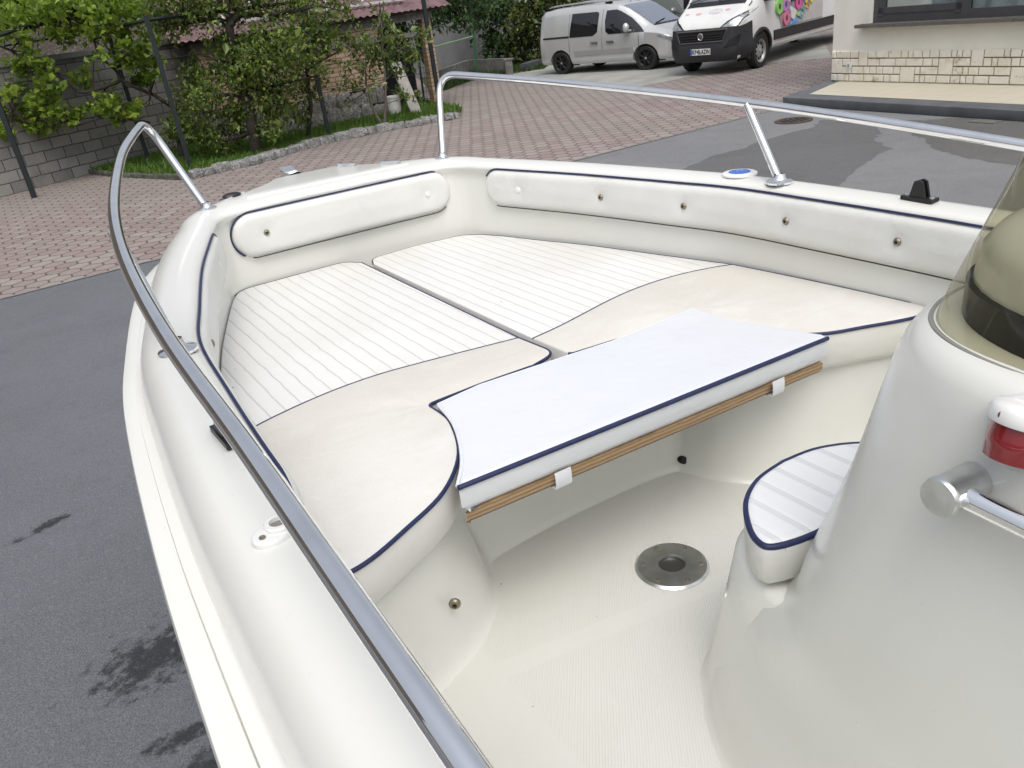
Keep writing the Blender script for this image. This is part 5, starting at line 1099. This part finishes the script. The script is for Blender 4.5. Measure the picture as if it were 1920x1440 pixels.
for sg in (-1, 1):
    arch = [(4.65 + .47 * math.cos(t), .36 + .47 * math.sin(t)) for t in np.linspace(-.25, math.pi + .25, 24)]; inn = [(4.65 + .415 * math.cos(t), .36 + .415 * math.sin(t)) for t in np.linspace(-.25, math.pi + .25, 24)]
    m = MB(); m.grid([[(x, sg * (wb.yside(x, z) + o_), z) for (x, z) in L] for L, o_ in ((arch, -.01), (arch, .03), (inn, .03), (inn, -.06))]); prt(m, 'wheel_arch', TRIM, wv)
    prt(wb.side([(.0, .50), (4.10, .50), (4.10, .70), (.0, .70)], sg, .028), 'side_moulding', MT['black_plastic'], wv)
    prt(wb.nose([(sg * .47, .94), (sg * .88, .93), (sg * .985, 1.15), (sg * .99, 1.25), (sg * .89, 1.19), (sg * .62, 1.055)], .011), 'headlight_surround', MT['black_plastic'], wv)
    prt(wb.nose([(sg * .52, .955), (sg * .86, .95), (sg * .97, 1.16), (sg * .985, 1.22), (sg * .90, 1.16), (sg * .66, 1.03)], .016), 'headlight', LAMP, wv)
    prt(wb.side([(3.35, 1.36), (4.45, 1.32), (4.30, 1.62), (4.02, 2.05), (3.4, 2.1)], sg), 'side_window', GLASSD, wv)
    mi = MB(); mi.box((4.42, sg * 1.16, 1.50), (.10, .16, .34)); mi.box((4.45, sg * 1.05, 1.38), (.16, .22, .10)); q = prt(mi, 'door_mirror', MT['black_plastic'], wv)
    prt(wb.side([(3.30, .72), (3.312, .72), (3.312, 2.2), (3.30, 2.2)], sg, .003, 3), 'door_seam', MT['darkhole'], wv)
bump = [(-1.0, .30), (1.0, .30), (1.0, .70), (.90, .86), (.60, .95), (-.60, .95), (-.90, .86), (-1.0, .70)]
m = MB(); rows = []
def bpt(p, z, o_):
    a = abs(p); sg = 1 if p >= 0 else -1
    if a <= .75: y = a / .75 * .88; return (wb.front(y, min(z, .84)) + o_, sg * y, z)
    x0 = wb.front(.88, min(z, .84)); x = x0 + (5.06 - x0) * (a - .75) / .25; w_ = max(.88, wb.yside(x, min(z, .84))); return (x + o_ * .4 * (1 - (a - .75) / .25), sg * (w_ + o_ * .7), z)
for z, o_ in ((.28, -.02), (.30, .02), (.42, .05), (.58, .06), (.66, .035), (.74, .028), (.86, .022), (.94, .014), (.955, -.02)): rows.append([bpt(p, z if abs(p) < .8 else z + (.06 * (abs(p) - .8) / .2 if z > .9 else 0), o_) for p in np.linspace(-1, 1, 49)])
m.grid(rows); bp_ = prt(m, 'front_bumper', TRIM, wv, 50)
gx = lambda y, z: wb.front(y, min(z, .86)) + .03
m = MB(); m.grid([[(gx(y, z) + .004, y, z) for y in np.linspace(-.56 - (z - .68) * .4, .56 + (z - .68) * .4, 13)] for z in (.70, .78, .85, .90)]); gr = prt(m, 'grille', MT['darkhole'], wv)
m = MB()
for z in (.735, .785, .835): m.tube([(gx(y, z) + .014, y, z) for y in np.linspace(-.56, .56, 15)], .010, 6)
prt(m, 'grille_bars', plain('dark_gloss_bar', (.03, .03, .032), .3), gr)
m = MB(); fr = [(-.58, .685), (.58, .685), (.68, .915), (-.68, .915), (-.58, .685)]; m.tube([(gx(y, z) + .008, y, z) for (y, z) in [(a[0] + (b[0] - a[0]) * k / 8, a[1] + (b[1] - a[1]) * k / 8) for a, b in zip(fr, fr[1:]) for k in range(8)]], .014, 6, False, True); prt(m, 'grille_frame', plain('grey_grille_frame', (.10, .10, .105), .4), gr)
m = MB(); m.lathe((gx(0, .8) + .012, 0, .80), (1, 0, 0), [(.075, 0), (.075, .012), (.062, .016), (.058, .012), (0, .012)], 28); em = prt(m, 'emblem', MT['satin'], wv)
m = MB(); m.lathe((gx(0, .8) + .0245, 0, .80), (1, 0, 0), [(.054, 0), (.05, .002), (0, .002)], 24); m.build('emblem_disc', plain('dark_red_enamel', (.16, .12, .12), .3, .5), em)
m = MB()
for k in range(-1, 3): m.box((gx(0, .8) + .028, .025 - .0165 * k - .008, .80), (.003, .006, .05 if k != 2 else .03))
m.build('emblem_bars', MT['satin'], em, 0)
# lower intakes
for sg in (-1, 1): prt(MB() if 0 else wb.nose([(sg * .62, .56), (sg * .90, .60), (sg * .93, .78), (sg * .74, .70)], .075, 5, .05), 'air_intake', plain('deep_black_plastic', (.014, .014, .015), .6), bp_)
# number plate
px_ = wb.front(0, .5) + .068; m = MB(); m.box((px_, 0, .50), (.014, .54, .125)); npl = prt(m, 'number_plate', plain('plate_white', (.75, .76, .74), .4), wv, 0)
m = MB(); m.box((px_ + .0085, -.245, .50), (.003, .045, .118)); prt(m, 'country_strip', plain('plate_blue', (.03, .12, .5), .4), npl, 0)
def text(body_, size, M_, mat, par, name):
    c = bpy.data.curves.new(name, 'FONT'); c.body = body_; c.size = size; c.extrude = .002; c.align_x = 'CENTER'; c.align_y = 'CENTER'; c.offset = .0015
    t = bpy.data.objects.new(name, c); COL.objects.link(t); bpy.context.view_layer.update(); me = bpy.data.meshes.new_from_object(t.evaluated_get(bpy.context.evaluated_depsgraph_get())); bpy.data.objects.remove(t)
    me.materials.clear(); me.materials.append(mat); o = bpy.data.objects.new(name, me); COL.objects.link(o); o.parent = par; o.matrix_local = M_; return o
FM = Matrix(((0, 0, 1, 0), (1, 0, 0, 0), (0, 1, 0, 0), (0, 0, 0, 1)))
for tx, yy, w_ in (('KP', -.155, .85), ('BLAZIN', .095, .78)): text(tx, .125, Matrix.Translation((px_ + .0105, yy, .497)) @ FM @ Matrix.Diagonal((w_, 1, 1, 1)), MT['darkhole'], npl, 'plate_letters')
m = MB(); m.lathe((px_ + .008, -.072, .50), (1, 0, 0), [(.019, 0), (.019, .0025), (0, .003)], 6); prt(m, 'plate_crest', plain('crest_green', (.05, .22, .12), .5), npl)
prt(wb.top(4.02, 4.88, .80, .88, .012), 'windscreen', plain('van_screen', (.20, .215, .22), .04, .4, spec=1.0, coat=.8), wv); prt(wb.top(4.86, 5.0, .90, .90, .016, 3), 'wiper_cowl', MT['black_plastic'], wv)  # screen's base colour lightened to stand in for reflected light
m = MB()
for y0, y1 in ((-.75, -.15), (.05, .75)): m.tube([(4.92, y0, wb.ztop(4.92, y0) + .05), (4.78, y1, wb.ztop(4.78, y1) + .045)], .012, 5)
prt(m, 'wiper', MT['black_plastic'], wv)
# pale artwork on the bonnet, coloured artwork on the left side
def bonnet(name, x, y, r, c, ring=False):
    m = MB(); n = 24; rows = [[(x + k * r * .55 * math.cos(2 * math.pi * i / n), y + k * r * math.sin(2 * math.pi * i / n), wb.ztop(x + k * r * .55 * math.cos(2 * math.pi * i / n), y + k * r * math.sin(2 * math.pi * i / n)) + .006) for i in range(n)] for k in ((1, .82) if ring else (1, .5, .02))]
    m.grid(rows, False, True); prt(m, name, plain(name + '_ink', c, .5), wv)
bonnet('bonnet_badge', 5.2, .14, .17, (.60, .55, .58), True); bonnet('bonnet_badge', 5.2, .14, .10, (.66, .60, .64)); bonnet('bonnet_flower', 5.24, -.30, .075, (.66, .38, .42)); bonnet('bonnet_flower', 5.22, -.62, .05, (.66, .38, .42)); bonnet('bonnet_flower', 5.17, .44, .06, (.66, .36, .42))
pc = [0]
def art(poly, c, off=None, nm='side_picture'):
    pc[0] += 1; prt(wb.side(poly, 1, (.008 + .0022 * pc[0]) if off is None else off, 4), nm, plain(nm + '_ink', c, .45), wv)
def ell(x, z, rx, rz, n=16): return [(x + rx * math.cos(2 * math.pi * i / n), z + rz * math.sin(2 * math.pi * i / n)) for i in range(n)]
art([(1.6, .72), (3.75, .72), (3.98, 1.15), (4.05, 1.35), (1.6, 1.9)], (.34, .33, .32)); art([(1.6, .74), (2.9, .74), (3.2, .98), (2.4, 1.42), (1.6, 1.42)], (.50, .48, .46))
art([(3.05, .76), (3.35, .76), (2.85, 1.22), (2.45, 1.30), (2.1, 1.30), (2.6, 1.0)], (.28, .42, .50)); 
rg = random.Random(3)
for k in range(22): t = rg.random(); u_ = rg.uniform(-.5, .5); cx, cz = 3.15 - .85 * t + u_ * .3, .80 + .46 * t + u_ * .16; art(ell(cx, cz, .07, .045, 8), rg.choice([(.65, .22, .12), (.75, .60, .1), (.45, .62, .15), (.2, .4, .6)]), .045)
for x, z, c in ((3.92, 1.16, (.30, .62, .18)), (3.62, 1.18, (.50, .25, .55)), (3.58, .90, (.70, .20, .32)), (2.98, 1.17, (.75, .12, .35))):
    art(ell(x - .10, z + .02, .14, .155), tuple(q * .8 for q in c), .05); art(ell(x, z, .135, .16), c, .056); art(ell(x, z, .05, .06), (.08, .07, .08), .062)
art([(3.2, .82), (3.5, .95), (3.36, 1.12), (3.05, 1.0)], (.72, .72, .72), .05)
for x, z, w_, h_, c in ((3.48, 1.38, .16, .30, (.60, .58, .56)), (3.3, 1.42, .14, .36, (.05, .05, .06)), (2.98, 1.45, .15, .40, (.05, .05, .05)), (2.72, 1.38, .20, .34, (.06, .05, .06)), (2.55, 1.45, .10, .26, (.50, .34, .26)), (2.3, 1.42, .16, .30, (.06, .06, .07)), (2.06, 1.5, .12, .3, (.55, .60, .12)), (3.15, 1.36, .10, .2, (.50, .34, .27)), (2.85, 1.66, .1, .1, (.5, .34, .27))): art(ell(x, z, w_ * .55, h_ * .6, 12), c, .07)
art([(3.1, .73), (3.36, .73), (3.25, .80), (3.0, .80)], (.1, .3, .7), .066)
# --- grey car between and behind them
gcP = at(1262, 128); gM = Matrix.Translation(at(1262, 27, 1.20).xy.to_3d()) @ Matrix.Rotation(math.atan2(sd.y, sd.x) - .05, 4, 'Z') @ Matrix.Scale(1.22, 4) @ Matrix.Translation((-2.55, 1.03, 0))
gc = empty('grey_car', gM, 'dark silver car half hidden behind the silver van and the white van', 'car')
gb = Body([(0, .7, .5, .95, .8, .35), (.05, .82, .6, 1.45, .9, .32), (.4, .89, .66, 1.68, .96, .28), (1.5, .90, .68, 1.74, .98, .27), (2.2, .90, .66, 1.68, .98, .27), (2.7, .90, .64, 1.5, .98, .27), (3.2, .90, .65, 1.15, .97, .27), (3.5, .88, .66, 1.03, .93, .27), (4.1, .78, .5, .85, .78, .25), (4.3, .5, .3, .66, .6, .28)])
GPAINT = carpaint('dark_silver_paint', (.22, .215, .215), .5, .35); body = prt(gb.mesh(), 'body', GPAINT, gc, 35); carve(body, [(.8, .32, .37, -1.1, -.5), (3.4, .32, .37, -1.1, -.5)])
for x in (.8, 3.4):
    for sg in (-1, 1): wheel(gc, x, sg * .79, .32, .32, .2, sg, MT['satin'], 'spoke')
for sg in (-1, 1):
    prt(gb.side([(.55, 1.02), (1.25, 1.01), (1.25, 1.56), (.65, 1.56)], sg), 'rear_window', plain('reflecting_glass', (.25, .26, .25), .08, coat=.8), gc); prt(gb.side([(1.36, 1.01), (2.82, 1.0), (2.55, 1.28), (2.2, 1.52), (1.36, 1.57)], sg), 'front_window', plain('reflecting_glass_b', (.10, .12, .10), .06, coat=.8), gc)
    mi = MB(); mi.sphere((2.55, sg * 1.03, 1.08), .11, 12, sc=(.7, 1, .75)); prt(mi, 'door_mirror', GPAINT, gc)
prt(gb.top(2.30, 3.15, .60, .60), 'windscreen', GLASSD, gc)
# ------------------------------------------------------------------ light
W = bpy.data.worlds.new('World'); S.world = W; W.use_nodes = True; nt = W.node_tree; nt.nodes.clear()
sky = nt.nodes.new('ShaderNodeTexSky'); sky.sky_type = 'NISHITA'; sky.sun_disc = False
SUN_EL, SUN_AZ = R(60), R(170)          # azimuth clockwise from +Y
sky.sun_elevation = SUN_EL; sky.sun_rotation = SUN_AZ; sky.air_density = 1.0; sky.dust_density = 4.0; sky.ozone_density = 1.0
bg = nt.nodes.new('ShaderNodeBackground'); bg.inputs[1].default_value = .15; ow = nt.nodes.new('ShaderNodeOutputWorld')
hs = nt.nodes.new('ShaderNodeHueSaturation'); hs.inputs['Saturation'].default_value = .38
nt.links.new(sky.outputs[0], hs.inputs['Color']); tc = nt.nodes.new('ShaderNodeTexCoord'); sx_ = nt.nodes.new('ShaderNodeSeparateXYZ'); nt.links.new(tc.outputs['Generated'], sx_.inputs[0])
mr = nt.nodes.new('ShaderNodeMapRange'); nt.links.new(sx_.outputs[2], mr.inputs[0])      # an overcast sky is brightest at the zenith
for i, q in enumerate((0.0, 1.0, .72, 1.6)): mr.inputs[1 + i].default_value = q
vs = nt.nodes.new('ShaderNodeVectorMath'); vs.operation = 'SCALE'; nt.links.new(hs.outputs[0], vs.inputs[0]); nt.links.new(mr.outputs[0], vs.inputs['Scale']); nt.links.new(vs.outputs[0], bg.inputs[0]); nt.links.new(bg.outputs[0], ow.inputs[0])
ld = bpy.data.lights.new('sun', 'SUN'); ld.energy = 0.75; ld.angle = R(60); ld.color = (1, .97, .92); sun = bpy.data.objects.new('sun', ld); COL.objects.link(sun)
dirv = Vector((math.sin(SUN_AZ) * math.cos(SUN_EL), math.cos(SUN_AZ) * math.cos(SUN_EL), math.sin(SUN_EL)))
sun.rotation_euler = dirv.to_track_quat('Z', 'Y').to_euler()
S.view_settings.view_transform = 'Standard'; S.view_settings.look = 'None'; S.view_settings.exposure = 0.06; S.view_settings.gamma = 1.0
try: S.view_settings.use_curve_mapping = False
except Exception: pass
S.render.engine = 'CYCLES'; S.cycles.use_denoising = True; S.cycles.max_bounces = 8; S.cycles.transparent_max_bounces = 12
S.cycles.caustics_reflective = False; S.cycles.caustics_refractive = False
